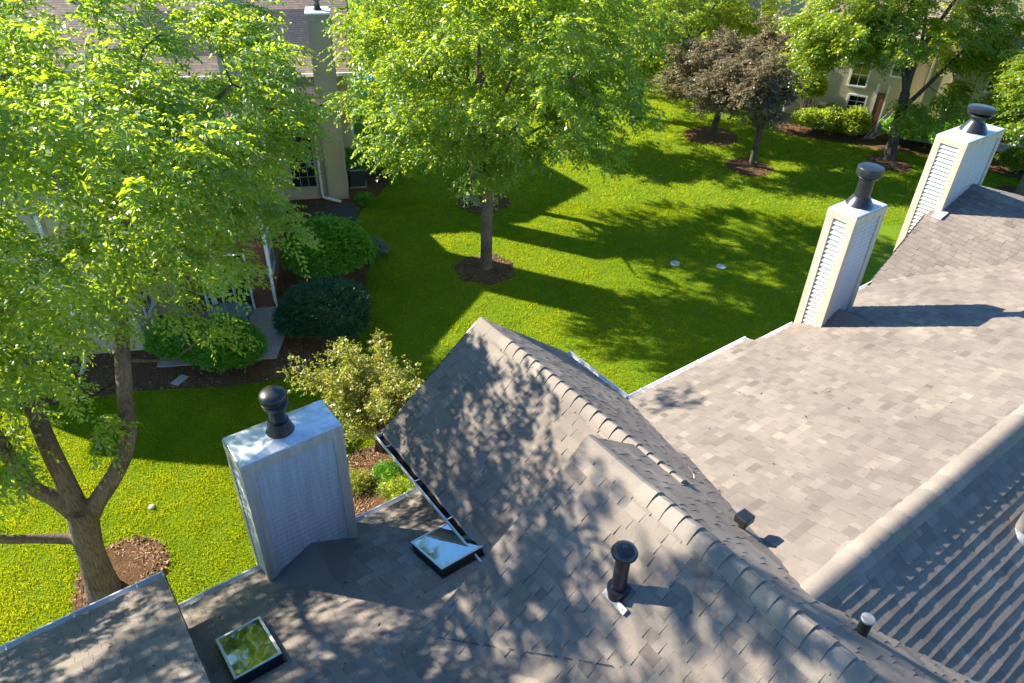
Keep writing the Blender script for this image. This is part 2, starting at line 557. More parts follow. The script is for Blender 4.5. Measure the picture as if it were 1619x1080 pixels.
# big gable
shingles('roof', (1.15, 0, zG2L(1.15, 0)), (0, 1, 0), (1, 0, G2S), -1.7, G2B, (G2A - 1.15) * h(1, G2S),
         lambda a, b, z: z > zL(a, b) - 0.2, seed=7, thick=1.45, label='dappled slope of the big gable around the black vent pipe')
shingles('roof', (6.4, 0, zG2R(6.4, 0)), (0, 1, 0), (-1, 0, G2SR), -1.7, G2B, (6.4 - G2A) * h(1, G2SR),
         lambda a, b, z: z > (zM(a, b) if b > RB else zN(a, b)) - 0.2, seed=8)
# low left roof with the skylights
SKY = [(0.285, 0.75, 4.52, 5.22), (2.56, 3.12, 4.43, 5.13)]


def keepL(a, b, z):
    if b < G2B and z < zG2L(a, b) - 0.22: return False
    if a > 3.42 and b < 6.5: return False
    if a > 3.3 and b > G2B: return False
    for (p, q, r_, s_) in SKY:
        if p + 0.02 < a < q - 0.02 and r_ + 0.02 < b < s_ - 0.02: return False
    return True


shingles('roof', (0, LB, LZ), (1, 0, 0), (0, -1, LS), -0.12, 4.3, 6.2 * h(1, LS), keepL, seed=9, label='low dark roof slope holding the two skylights')
shingles('roof', (0, LB, KZ), (1, 0, 0), (0, -1, LS), -4.2, 0.072, 5.0 * h(1, LS), lambda a, b, z: True, seed=10,
         label='raised roof corner beside the low skylight roof')
# right hand gable with the wide chimney
vv = np.array([1, 0, zG3(13, 0) - zG3(12, 0)]); uu = np.array([0, 1, zG3(0, 1) - zG3(0, 0)])
vl = h(1, vv[2]); r3 = (15.49 - 12.19)


def ur3(v):
    a = 12.19 + v / vl
    return (-0.5, 5.28 + 0.32 * min(1, max(0, (a - 12.19) / 2.1)))


shingles('roof', (12.19, 0, zG3(12.19, 0)), uu, vv, 0, 5.6, r3 * vl,
         lambda a, b, z: z > zM(a, b) - 0.2 and not (14.5 < a < 15.8 and b > 5.5), urange=ur3, seed=11, label='grey gable slope beside the wide chimney')
shingles('roof', (18.79, 0, zG3(12.19, 0)), uu, -vv * np.array([1, 1, -1]), 0, 5.6, r3 * vl,
         lambda a, b, z: True, urange=lambda v: (-0.5, 5.6), seed=12)


# ---- ridge caps
def ridge_caps(line, a_dir, start_flat, first, last, e, rl, rr, hw=0.125, crown=0.045, seed=1, tail=None, lift=0.024, label=None):
    """line(t)->(a,b,z) along ridge, t increases away from the first cap; rl, rr: side slopes"""
    r = random.Random(seed); mb = MB()
    ns = 9

    def ring(t, lift, base):
        p = np.array(line(t)); out = []
        for k in range(ns):
            s = -1 + 2 * k / (ns - 1)
            dz = -abs(s) * hw * (rl if s < 0 else rr)
            bulge = crown * (1 - abs(s) ** 2.2) + abs(s) ** 1.5 * 0 + (hw * 0.5 * (rl + rr) * 0.28) * max(0, 1 - (abs(s) / 0.45)) * -1
            out.append(ABZ(p + np.array(a_dir) * s * hw + np.array([0, 0, dz + bulge + lift * (1 - 0.55 * abs(s)) - base])))
        return out

    def seg(t0, t1, l0, l1, col):
        A = ring(t0, l0, 0); B = ring(t1, l1, 0); A2 = ring(t0, -0.01, 0.01); B2 = ring(t1, -0.012, 0.01)
        vs = A + B + A2 + B2; n = ns
        fs = [(i, i + 1, n + i + 1, n + i) for i in range(n - 1)]
        fs += [(n + i, n + i + 1, 3 * n + i + 1, 3 * n + i) for i in range(n - 1)]
        fs += [(i, 2 * n + i, 2 * n + i + 1, i + 1) for i in range(n - 1)]
        fs += [(0, n, 3 * n, 2 * n), (n - 1, 2 * n + n - 1, 3 * n + n - 1, 2 * n - 1)]
        mb.add(vs, fs, col)
    if start_flat is not None:
        m = (first - start_flat); k = max(2, int(m / 0.3))
        for i in range(k):
            seg(start_flat + m * i / k, start_flat + m * (i + 1) / k + 0.01, 0.0, 0.002, 0.45 + 0.1 * r.random())
    t = first
    while t < last:
        j = r.uniform(-0.006, 0.006)
        seg(t - 0.03, t + e + j, 0.0, lift + r.uniform(-0.004, 0.005), 0.35 + 0.5 * r.random())
        t += e
    if tail:
        seg(t - .03, tail, -0.004, -0.004, .5)
    o = mb.build('ridge_cap', M['ridge'], row)
    for p in o.data.polygons: p.use_smooth = True
    es = o.modifiers.new('edges', 'EDGE_SPLIT'); es.split_angle = R(38)
    if label: o['label'] = label
    return o


ridge_caps(lambda t: (G1A, 6.83 - t, G1Z), (1, 0, 0), 0.0, 0.55, 3.6, 0.165, G1S, G1S, seed=2, label='rounded ridge caps along the front gable')
ridge_caps(lambda t: (G2A, G2B - t, G2Z), (1, 0, 0), 0.0, 0.80, 5.2, 0.167, G2S, G2SR, hw=0.14, crown=0.05, seed=3, label='heavy rounded ridge caps along the big gable')
ridge_caps(lambda t: (4.15 + t, RB, RZ), (0, 1, 0), 0.0, 0.9, 9.2, 0.165, NS, MS, hw=0.135, crown=0.034, seed=4, lift=0.036, label='sunlit ridge caps above the broad roof slope')
ridge_caps(lambda t: (15.49, 5.6 - t, zG3(15.49, 5.6 - t) - 0.0), (1, 0, 0), 0.0, 0.5, 5.5, 0.165, 0.33, 0.33, seed=5)


# ---- walls under the roofs
mb = MB()
mb.box(ABZ, 3.42, 5.96, 1.0, 6.5, 0, 5.62)
mb.prism(ABZ, [(3.42, 5.62), (5.96, 5.62), (4.69, 6.75)], 5.0, 6.5)
mb.box(ABZ, 5.98, 13.3, -2.5, 5.02, 0, 5.6)
mb.box(ABZ, 0.0, 3.4, 0.2, 5.88, 0, 4.93)
mb.box(ABZ, -4.2, -0.02, 0.2, 5.86, 0, 5.58)
mb.prism(ABZ, [(1.6, 5.6), (3.945, 5.6), (3.945, 7.3)], 0.0, G2B - 0.12)
mb.box(ABZ, 12.6, 18.5, 0.0, 5.2, 0, 5.6)
mb.build('wall', M['beige'], row)
# step wall between the two left roofs
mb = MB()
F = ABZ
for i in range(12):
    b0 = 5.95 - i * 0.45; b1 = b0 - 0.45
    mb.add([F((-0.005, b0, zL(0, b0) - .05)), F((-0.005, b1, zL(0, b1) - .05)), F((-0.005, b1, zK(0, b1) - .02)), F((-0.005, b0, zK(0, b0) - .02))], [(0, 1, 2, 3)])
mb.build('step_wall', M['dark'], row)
# rake boards / drip edges
mb = MB()


def rake(p, q, out, w=0.02, d=0.11):
    p = np.array(p, float); q = np.array(q, float); out = np.array(out, float) * w
    dn = np.array([0, 0, -d]); up = np.array([0, 0, 0.004])
    vs = [p + up, q + up, q + up + out, p + up + out]
    vs = [ABZ(x) for x in vs] + [ABZ(x + dn) for x in vs]
    mb = MB(); mb.add(vs, [(0, 1, 2, 3), (4, 7, 6, 5), (0, 4, 5, 1), (2, 6, 7, 3), (1, 5, 6, 2), (3, 7, 4, 0)])
    mb.build('rake_trim', M['dark'], row)


rake((3.09, 6.83, zG1L(3.09, 0)), (4.66, 6.83, zG1L(4.66, 0)), (0, 1, 0))
rake((6.29, 6.83, zG1R(6.29, 0)), (4.72, 6.83, zG1R(4.72, 0)), (0, 1, 0))
rake((12.19, 5.29, zG3(12.19, 5.28)), (14.29, 5.61, zG3(14.29, 5.6)), (0, 1, 0))
rake((0.075, 6.19, zK(0, 6.19)), (0.075, 1.2, zK(0, 1.2)), (1, 0, 0), 0.012, 0.1)


# ---- gutters
def gutter(p, q, out, label=None, mat='white', litter=False, w=0.118, d=0.08, hang=0.62):
    p = np.array(p, float); q = np.array(q, float); out = np.array(out, float)
    ln = np.linalg.norm(q - p); x = (q - p) / ln
    prof = [(0.0, 0.0), (0.0, -d), (w * 0.72, -d), (w, -d * 0.35), (w, 0.012), (w - 0.017, 0.012), (w - 0.017, 0.002), (w - 0.006, 0.0), (w - 0.008, -d * 0.35), (w * 0.7, -d + 0.006), (0.006, -d + 0.006), (0.006, 0.0)]
    Fg = Fr(ABZ(p), ABZ(x) - 0, ABZ(out) - 0)
    g = MB(); n = len(prof)
    vs = [Fg((0, o_, z_)) for o_, z_ in prof] + [Fg((ln, o_, z_)) for o_, z_ in prof]
    fs = [(i, (i + 1) % n, (i + 1) % n + n, i + n) for i in range(n)]
    g.add(vs, fs)
    for xx in (0, ln):
        g.box(Fg, xx - 0.004, xx + 0.004, 0.0, w, -d, 0.0)
    o = g.build('gutter', M[mat], row)
    if label: o['label'] = label
    k = 0.28
    while k < ln - 0.1:
        hb = MB(); hb.box(Fg, k - 0.008, k + 0.008, 0.002, w - 0.012, 0.003, 0.009); hb.box(Fg, k - 0.009, k + 0.009, w - 0.02, w + 0.004, 0.004, 0.016)
        hb.build('gutter_hanger', M[mat], o)
        k += hang
    if litter:
        lb = MB(); kk = 24; rr = random.Random(5)
        for i in range(kk):
            x0 = ln * i / kk; x1 = ln * (i + 1) / kk
            za = zb if i else -d + .03; zb = -d + 0.015 + 0.03 * rr.random()
            lb.add([Fg((x0, 0.007, za)), Fg((x1, 0.007, zb)), Fg((x1, w * .75, zb - .012)), Fg((x0, w * .75, za - .012))], [(0, 1, 2, 3)])
        tag(lb.build('leaf_litter', M['litter'], o), kind='stuff')
    return o


gutter((3.10, 6.84, 5.675), (3.10, 3.9, 5.675), (-1, 0, 0), 'gutter along the dappled gable slope, full of dead leaves', 'alu', True, hang=0.75)
gutter((6.28, 6.83, 5.675), (6.28, 5.5, 5.675), (1, 0, 0), 'short white gutter at the lawn side of the front gable')
gutter((6.37, 5.40, 5.67), (9.03, 5.40, 5.67), (0, 1, 0), 'long white gutter at the foot of the sunlit slope')
gutter((9.10, 5.175, 5.74), (9.93, 5.175, 5.74), (0, 1, 0))
gutter((10.82, 5.175, 5.74), (12.62, 5.175, 5.74), (0, 1, 0))
gutter((0.085, 6.18, 4.975), (1.06, 6.18, 4.975), (0, 1, 0), mat='alu')
gutter((2.19, 6.18, 4.975), (3.36, 6.18, 4.975), (0, 1, 0), mat='alu')
gutter((-4.2, 6.18, 5.605), (0.07, 6.18, 5.605), (0, 1, 0), 'silver gutter along the raised roof corner', 'alu')
gutter((12.2, 5.3, 5.68), (12.2, 4.95, 5.68), (-1, 0, 0), hang=0.5)
# downspout behind the leafy gutter
mb = MB(); mb.tube([ABZ((3.16, 5.05, 5.6)), ABZ((3.2, 5.05, 5.5)), ABZ((3.36, 5.05, 5.42)), ABZ((3.36, 5.05, 5.2))], 0.035, 8)
mb.build('downspout', M['white'], row, smooth=True)
mb = MB(); mb.box(ABZ, 3.395, 3.46, 6.46, 6.515, 0, 5.62); mb.box(ABZ, 5.92, 5.985, 6.46, 6.515, 0, 5.62)
mb.build('corner_board', M['trim'], row)


# ---- chimneys
def lap_panel(mb, F, x0, x1, z0, z1, ex=0.074, t=0.024, beveled=False):
    """laps on the plane y=0 of F facing -y"""
    z = z1; r = random.Random(3)
    while z > z0 + 0.01:
        zb = max(z0, z - ex)
        if beveled:
            mb.add([F((x0, -t, zb)), F((x1, -t, zb)), F((x1, -0.003, z)), F((x0, -0.003, z)), F((x0, 0, zb)), F((x1, 0, zb))],
                   [(0, 1, 2, 3), (4, 5, 1, 0), (4, 0, 3), (5, 2, 1)], 0.5)
            z -= ex
            continue
        q = zb - 0.003; m = zb + 0.58 * (z - zb)
        mb.add([F((x0, -t, q)), F((x1, -t, q)), F((x1, -t + .003, m)), F((x0, -t + .003, m)), F((x1, -0.002, z)), F((x0, -0.002, z)), F((x0, 0, q)), F((x1, 0, q))],
               [(0, 1, 2, 3), (3, 2, 4, 5), (6, 7, 1, 0)], 0.5)
        z -= ex


def flue(parent, o, s, style):
    fl = MB()
    if style == 'dome':
        fl.lathe(o, [(0.165 * s, 0.0), (0.16 * s, 0.02 * s), (0.12 * s, 0.13 * s), (0.118 * s, 0.15 * s), (0.098 * s, 0.155 * s), (0.098 * s, 0.34 * s), (0.13 * s, 0.35 * s), (0.15 * s, 0.38 * s), (0.152 * s, 0.43 * s), (0.125 * s, 0.45 * s)])
        T = Matrix.Rotation(R(5), 3, 'X'); T = np.array(T)
        fl.lathe(np.array(o) + ZD * 0.44 * s, [(0.10 * s, 0.0), (0.155 * s, 0.02 * s), (0.158 * s, 0.09 * s), (0.145 * s, 0.115 * s), (0.09 * s, 0.14 * s), (0.02 * s, 0.15 * s)], tilt=T)
    elif style == 'drum':
        fl.lathe(o, [(0.20 * s, 0.0), (0.19 * s, 0.02 * s), (0.125 * s, 0.12 * s), (0.11 * s, 0.13 * s), (0.11 * s, 0.40 * s), (0.13 * s, 0.41 * s), (0.15 * s, 0.43 * s), (0.13 * s, 0.47 * s)])
        fl.lathe(np.array(o) + ZD * 0.455 * s, [(0.12 * s, 0.0), (0.185 * s, 0.01 * s), (0.188 * s, 0.11 * s), (0.18 * s, 0.125 * s), (0.05 * s, 0.135 * s), (0.01 * s, 0.135 * s)])
        for k in range(3):
            t = 2.1 * k
            fl.tube([np.array(o) + np.array([0.12 * s * math.cos(t), 0.12 * s * math.sin(t), 0.40 * s]), np.array(o) + np.array([0.15 * s * math.cos(t), 0.15 * s * math.sin(t), 0.47 * s])], 0.008, 5)
    else:
        fl.lathe(o, [(0.25 * s, 0.0), (0.24 * s, 0.02 * s), (0.14 * s, 0.17 * s), (0.125 * s, 0.19 * s), (0.125 * s, 0.26 * s), (0.20 * s, 0.28 * s), (0.215 * s, 0.31 * s), (0.16 * s, 0.335 * s)])
        fl.lathe(np.array(o) + ZD * 0.345 * s, [(0.13 * s, 0.0), (0.235 * s, 0.015 * s), (0.24 * s, 0.075 * s), (0.22 * s, 0.09 * s), (0.02 * s, 0.10 * s)])
    f = fl.build('flue_pipe', M['black'], parent, smooth=True)
    es = f.modifiers.new('edges', 'EDGE_SPLIT'); es.split_angle = R(40)
    return f


def chimney(a0, a1, b0, b1, zt, label, style, s, flo, peak=0.05):
    z0 = 0
    core = MB(); core.box(ABZ, a0 + .012, a1 - .012, b0 + .012, b1 - .012, z0, zt - 0.01)
    ch = core.build('chimney', M['lap'], row); ch['label'] = label
    tr = MB(); w = 0.085; t = 0.04
    for (x0, x1) in ((a0, a0 + w), (a1 - w, a1)):
        for (y0, y1) in ((b0, b0 + w), (b1 - w, b1)):
            tr.box(ABZ, x0 - (t if x0 == a0 else 0), x1 + (t if x1 == a1 else 0), y0 - (t if y0 == b0 else 0), y1 + (t if y1 == b1 else 0), z0, zt - 0.142)
    tr.box(ABZ, a0 - t - .003, a1 + t + .003, b0 - t - .003, b1 + t + .003, zt - 0.14, zt - 0.02)
    tr.build('corner_trim', M['trim'], ch, bevel=0.004)
    sd = MB()
    lap_panel(sd, Fr(ABZ((0, b0, 0)), AD, BD), a0 + w, a1 - w, 3.5, zt - 0.142)
    lap_panel(sd, Fr(ABZ((0, b1, 0)), AD, -BD), a0 + w, a1 - w, 3.5, zt - 0.142)
    lap_panel(sd, Fr(ABZ((a0, 0, 0)), BD, AD), b0 + w, b1 - w, 2.0, zt - 0.142, 0.08, 0.034, True)
    lap_panel(sd, Fr(ABZ((a1, 0, 0)), BD, -AD), b0 + w, b1 - w, 3.5, zt - 0.142)
    sd.build('siding', M['lap'], ch)
    cp = MB(); e = 0.03; d = 0.04
    A0, A1, B0, B1 = a0 - e, a1 + e, b0 - e, b1 + e
    am, bm = flo
    # faceted cap sheet rising to the flue
    q = 0.5 * min(b1 - b0, a1 - a0) * 0.55
    base = [(A0, B0, zt), (A1, B0, zt), (A1, B1, zt), (A0, B1, zt)]
    top = [(am - q, bm - q, zt + peak), (am + q, bm - q, zt + peak), (am + q, bm + q, zt + peak), (am - q, bm + q, zt + peak)]
    low = [(A0, B0, zt - d), (A1, B0, zt - d), (A1, B1, zt - d), (A0, B1, zt - d)]
    cp.add([ABZ(p) for p in base + top + low], [(0, 1, 5, 4), (1, 2, 6, 5), (2, 3, 7, 6), (3, 0, 4, 7), (4, 5, 6, 7), (8, 9, 1, 0), (9, 10, 2, 1), (10, 11, 3, 2), (11, 8, 0, 3), (11, 10, 9, 8)])
    cp.build('chimney_cap', M['capmetal'], ch, bevel=0.003)
    flue(ch, ABZ((am, bm, zt + peak)), s, style)
    return ch


chimney(1.09, 2.16, 5.92, 6.38, 6.99, 'squat white sided chimney with a wide shaded face and a domed black flue', 'dome', 0.92, (1.60, 6.14))
chimney(9.965, 10.72, 4.82, 5.21, 7.86, 'slim white chimney rising from the foot of the sunlit slope', 'drum', 1.0, (10.35, 5.02), 0.03)
chimney(14.50, 15.85, 5.46, 5.97, 7.87, 'wide white chimney behind the grey gable with a short black flue', 'short', 1.0, (15.2, 5.70), 0.02)

# crickets
mb = MB()


def cricket(mb, a0, am, a1, b, zf, hp, back):
    p0 = ABZ((a0 - .03, b, zf(a0, b) + .004)); p1 = ABZ((a1 + .03, b, zf(a1, b) + .004)); pk = ABZ((am, b, zf(am, b) + hp))
    bk = ABZ((am, b - back, zf(am, b - back) + .006))
    mb.add([p0, pk, p1, bk], [(0, 3, 1), (1, 3, 2)], 0.35)


cricket(mb, 1.09, 1.62, 2.16, 5.915, zL, 0.30, 0.86)
ck = mb.build('chimney_cricket', M['shingle'], row)
mb = MB(); cricket(mb, 9.96, 10.36, 10.72, 4.815, zM, 0.22, 0.62); mb.build('chimney_cricket', M['shingle'], row)
mb = MB(); mb.add([ABZ((13.80, 5.56, 6.33)), ABZ((14.46, 5.44, 6.50)), ABZ((14.46, 5.30, 6.51)), ABZ((13.85, 5.40, 6.33))], [(0, 1, 2, 3)])
# step flashing where the wide chimney meets the gable rake
mb = MB(); mb.box(Fr(ABZ((14.3, 5.47, zG3(14.3, 5.5) + .01)), AD + ZD * .3, BD), 0, 0.22, -0.16, 0.02, 0, 0.035)
mb.build('flashing', M['white'], row, bevel=0.003)
# valley flashing line on the low roof
mb = MB()
for i in range(10):
    t0, t1 = i / 10, (i + 1) / 10
    pa = np.array([1.98, 3.72]) * (1 - t0) + np.array([2.92, 2.12]) * t0; pb = np.array([1.98, 3.72]) * (1 - t1) + np.array([2.92, 2.12]) * t1
    za = max(zL(*pa), zG2L(*pa)) + .012; zb = max(zL(*pb), zG2L(*pb)) + .012
    w = 0.012
    mb.add([ABZ((pa[0], pa[1] + w, za)), ABZ((pb[0], pb[1] + w, zb)), ABZ((pb[0], pb[1] - w, zb)), ABZ((pa[0], pa[1] - w, za))], [(0, 1, 2, 3)])
mb.build('valley_flashing', M['dark'], row)

# ---- skylights
for i, (a0, a1, b0, b1) in enumerate(SKY):
    n = np.array([0, LS, 1.0]) / h(1, LS)
    Fs = Fr(ABZ((a0, b1, zL(a0, b1))), AD, ABZ((0, -1, LS)) / h(1, LS), AD * 0 + BD * n[1] + ZD * n[2])
    w = a1 - a0; ln = (b1 - b0) * h(1, LS); t = 0.035
    fr = MB()
    for (x0, x1, y0, y1) in ((0, w, 0, t), (0, w, ln - t, ln), (0, t, t, ln - t), (w - t, w, t, ln - t)):
        fr.box(Fs, x0, x1, y0, y1, -0.02, 0.10)
    f = fr.build('skylight', M['dark'], row, bevel=0.004)
    f['label'] = ('skylight near the raised roof corner, reflecting leaves', 'skylight tucked under the leafy gutter')[i]
    ed = MB(); t2 = 0.022
    for (x0, x1, y0, y1) in ((-.006, w + .006, -.006, t2), (-.006, w + .006, ln - t2, ln + .006), (-.006, t2, t2, ln - t2), (w - t2, w + .006, t2, ln - t2)):
        ed.box(Fs, x0, x1, y0, y1, 0.102, 0.112)
    ed.build('skylight_edge', M['alu'], f, bevel=0.002)
    gl = MB(); gl.box(Fs, t2 - .002, w - t2 + .002, t2 - .002, ln - t2 + .002, 0.100, 0.107)
    gl.build('glass_pane', M['skyglass'], f)
    wl = MB()
    for (x0, x1, y0, y1) in ((0, w, 0, .01), (0, w, ln - .01, ln), (0, .01, .01, ln - .01), (w - .01, w, .01, ln - .01)):
        wl.box(Fs, x0, x1, y0, y1, -0.7, -0.021)
    wl.box(Fs, 0, w, 0, ln, -0.72, -0.701)
    wl.build('light_shaft', M['well'], f)
    fl = MB(); fl.box(Fs, -.07, w + .07, -.10, ln + .07, 0.012, 0.016); 
    fl = MB()
    for (x0, x1, y0, y1) in ((-.03, w + .03, -.05, -.002), (-.03, w + .03, ln + .002, ln + .03), (-.03, -.002, -.002, ln + .002), (w + .002, w + .03, -.002, ln + .002)):
        fl.box(Fs, x0, x1, y0, y1, 0.012, 0.018)
    fl.build('flashing', M['dark'], f)

# ---- vents
va, vb = 3.25, 2.575
o = ABZ((va, vb, zG2L(va, vb)))
mb = MB(); mb.lathe(o - ZD * .06, [(0.085, 0.0), (0.085, 0.10), (0.10, 0.11), (0.10, 0.15), (0.068, 0.155), (0.066, 0.20), (0.066, 0.60)])
vp = mb.build('vent_pipe', M['black'], row, smooth=True); vp['label'] = 'tall black domed vent pipe on the big gable slope'
es = vp.modifiers.new('edges', 'EDGE_SPLIT'); es.split_angle = R(40)
mb = MB(); mb.lathe(o + ZD * .50, [(0.075, 0.0), (0.085, 0.03), (0.113, 0.045), (0.116, 0.062), (0.110, 0.072), (0.102, 0.092), (0.075, 0.112), (0.035, 0.121), (0.014, 0.122), (0.01, 0.127)])
c = mb.build('vent_cap', M['black'], vp, smooth=True)
es = c.modifiers.new('edges', 'EDGE_SPLIT'); es.split_angle = R(50)
Fv = Fr(ABZ((va - 0.05, vb + 0.05, zG2L(va - 0.05, vb))), -BD, ABZ((1, 0, G2S)) / h(1, G2S), np.cross(-BD, ABZ((1, 0, G2S)) / h(1, G2S)))
sg = 1 if Fv.m[2][2] > 0 else -1; Fv.m[2] *= sg
mb = MB(); mb.box(Fv, -0.05, 0.235, -0.035, 0.03, 0.012, 0.022); mb.box(Fv, 0.13, 0.235, -0.035, 0.03, 0.022, 0.04); mb.box(Fv, 0.185, 0.20, -0.012, 0.002, 0.04, 0.046)
mb.build('bracket', M['greymetal'], row, bevel=0.006)
# small box vent behind the big ridge
o = ABZ((4.76, 2.42, zG2R(4.76, 2.42)))
mb = MB(); Fb = Fr(o, AD, BD)
mb.lathe(o - ZD * .03, [(0.04, 0), (0.04, 0.15)]); mb.box(Fb, -0.075, 0.075, -0.07, 0.07, 0.11, 0.20)
b = mb.build('box_vent', M['black'], row, bevel=0.012); b['label'] = 'small black box vent behind the big ridge'
# plumbing stack with pale top
va, vb = 4.62, 1.06
o = ABZ((va, vb, max(zG2R(va, vb), zN(va, vb))))
mb = MB(); mb.lathe(o - ZD * .1, [(0.075, 0), (0.05, 0.12), (0.05, 0.29), (0.05, 0.30)])
b = mb.build('vent_pipe', M['black'], row, smooth=True); b['label'] = 'short vent stack with a bright metal rim by the ridge'
mb = MB(); mb.lathe(o + ZD * .2, [(0.056, -0.012), (0.058, 0.008), (0.05, 0.012), (0.02, 0.012)]); mb.build('vent_cap', M['greymetal'], b, smooth=True)
va, vb = 7.36, 0.82
o = ABZ((va, vb, zN(va, vb)))
mb = MB(); mb.lathe(o - ZD * .08, [(0.16, 0), (0.13, 0.09), (0.09, 0.13)]); b = mb.build('vent_pipe', M['greymetal'], row, smooth=True)
b['label'] = 'silver vent boot on the shaded back slope'
mb = MB(); mb.lathe(o + ZD * .04, [(0.08, 0), (0.08, 0.32), (0.11, 0.33), (0.11, 0.40), (0.04, 0.43)]); mb.build('vent_cap', M['greypaint'], b, smooth=True)
# twig lying on the sunlit slope
mb = MB(); o = np.array([5.05, 3.25])
def Mp(da, db, dz): return ABZ((o[0] + da, o[1] + db, max(zM(o[0] + da, o[1] + db), zG2R(o[0] + da, 0), zG1R(o[0] + da, 0)) + .02 + dz))
mb.tube([Mp(0, 0, 0), Mp(.05, .05, .03), Mp(.04, .13, .09)], 0.006, 5); mb.tube([Mp(.05, .05, .03), Mp(.13, .03, .08)], 0.005, 5); mb.tube([Mp(.04, .13, .09), Mp(0, .16, .13)], 0.004, 5)
t = mb.build('twig', M['twig']); tag(t, 'pale forked twig lying by the ridge on the sunlit roof', 'twig')


# ------------------------------------------------------------------ ground
def flat(name, pts, z, mat, kind='structure'):
    m = MB(); m.add([(x, y, z) for x, y in pts], [tuple(range(len(pts)))])
    return tag(m.build(name, mat), kind=kind)


gm = MB()
gx = np.concatenate([np.linspace(-400, -60, 6)[:-1], np.linspace(-60, 70, 14), np.linspace(70, 400, 6)[1:]])
gy = np.concatenate([np.linspace(-300, -20, 5)[:-1], np.linspace(-20, 80, 12), np.linspace(80, 500, 6)[1:]])
vs = [(x, y, 0.0) for y in gy for x in gx]; nx = len(gx)
gm.add(vs, [(j * nx + i, j * nx + i + 1, (j + 1) * nx + i + 1, (j + 1) * nx + i) for j in range(len(gy) - 1) for i in range(nx - 1)])
tag(gm.build('lawn', M['lawn']), kind='structure')


def smooth_poly(pts, n=6, jit=0.05, seed=1):
    r = random.Random(seed); P = [np.array(p, float) for p in pts]; out = []; m = len(P)
    for i in range(m):
        p0, p1, p2, p3 = P[(i - 1) % m], P[i], P[(i + 1) % m], P[(i + 2) % m]
        for k in range(n):
            t = k / n
            q = 0.5 * ((2 * p1) + (-p0 + p2) * t + (2 * p0 - 5 * p1 + 4 * p2 - p3) * t * t + (-p0 + 3 * p1 - 3 * p2 + p3) * t ** 3)
            out.append(q + np.array([r.uniform(-jit, jit), r.uniform(-jit, jit)]))
    return out


def circle(c, r, n=14, seed=1, sx=1.0):
    q = random.Random(seed)
    return smooth_poly([(c[0] + r * sx * math.cos(t) * (0.88 + 0.24 * q.random()), c[1] + r * math.sin(t) * (0.88 + 0.24 * q.random())) for t in np.linspace(0, 2 * math.pi, n, endpoint=False)], 5, 0.055, seed)


def inside(poly, X, Y):
    P = np.array(poly); x0, y0 = P[:, 0], P[:, 1]; x1, y1 = np.roll(x0, -1), np.roll(y0, -1)
    c = np.zeros(X.shape, bool)
    for a, b, c_, d in zip(x0, y0, x1, y1):
        if b == d: continue
        hit = ((b > Y) != (d > Y)) & (X < (c_ - a) * (Y - b) / (d - b) + a)
        c ^= hit
    return c


BEDS = []
chipV = []; chipR = []


def bed(pts, mound=0.06, chips=120, mat='mulch'):
    BEDS.append(pts)
    P = np.array(pts); c = P.mean(0)
    m = MB(); n = len(P)
    rings = [1.0, 0.93, 0.7, 0.4]
    zz = [0.004, mound * 0.5, mound * 0.8, mound]
    vs = []
    for s, z in zip(rings, zz):
        for p in P:
            q = c + (p - c) * s; vs.append((q[0], q[1], z + 0.012 * math.sin(7 * q[0]) * math.sin(8.3 * q[1]) * (s < 1)))
    vs.append((c[0], c[1], mound))
    fs = [(j * n + i, j * n + (i + 1) % n, (j + 1) * n + (i + 1) % n, (j + 1) * n + i) for j in range(3) for i in range(n)]
    fs += [(3 * n + i, 3 * n + (i + 1) % n, 4 * n) for i in range(n)]
    m.add(vs, fs)
    tag(m.build('mulch_bed', M[mat], smooth=True), kind='structure')
    lo, hi = P.min(0), P.max(0); area = (hi - lo).prod()
    k = int(chips * area)
    X = rng.uniform(lo[0], hi[0], k); Y = rng.uniform(lo[1], hi[1], k)
    ok = inside(pts, X, Y); X, Y = X[ok], Y[ok]; k = len(X)
    if k == 0: return
    cen = np.stack([X, Y, np.full(k, mound * 0.8 + 0.012)], 1)
    d = rng.normal(size=(k, 3)) * np.array([1, 1, 0.35]); d /= np.linalg.norm(d, axis=1)[:, None]
    w = np.cross(d, rng.normal(size=(k, 3)) * 0.3 + ZD); w /= np.linalg.norm(w, axis=1)[:, None]
    ln = rng.uniform(0.012, 0.05, k)[:, None]; wd = rng.uniform(0.005, 0.013, k)[:, None]
    q = np.stack([cen - d * ln - w * wd, cen + d * ln - w * wd, cen + d * ln + w * wd, cen - d * ln + w * wd], 1)
    chipV.append(q.reshape(-1, 3)); chipR.append(rng.random(k))


bed(smooth_poly([(-14, 14.0), (-11.35, 14.02), (-10.71, 14.35), (-9.7, 14.66), (-8.6, 14.82), (-7.16, 15.01), (-6.09, 15.39), (-5.35, 15.87), (-5.12, 16.38), (-4.68, 17.81), (-4.56, 19.2), (-4.88, 20.72), (-5.0, 22.43), (-6.0, 24.0), (-5.9, 25.93), (-5.4, 27.72), (-5.3, 29.7), (-5.6, 32), (-9.5, 32), (-9.5, 20), (-14, 17)], 4), 0.03, 60)
bed(circle((-0.95, 21.55), 1.0, seed=3), 0.08, 200)
bed(circle((-1.3, 26.9), 1.1, seed=4), 0.07, 120)
bed(circle((-7.62, 8.95), 0.98, seed=5, sx=0.85), 0.09, 420)
bed(circle((10.3, 31.35), 1.0, seed=6), 0.06, 100)
bed(circle((9.4, 35.2), 1.35, seed=7), 0.06, 60)
bed(circle((17.0, 32.4), 1.0, seed=8), 0.06, 100)
bed(smooth_poly([(-3.75, 12.5), (-3.5, 12.8), (-2.5, 13.05), (-1.4, 11.9), (-1.2, 10.5), (-2.6, 10.0), (-3.3, 10.7)], 5), 0.06, 420)
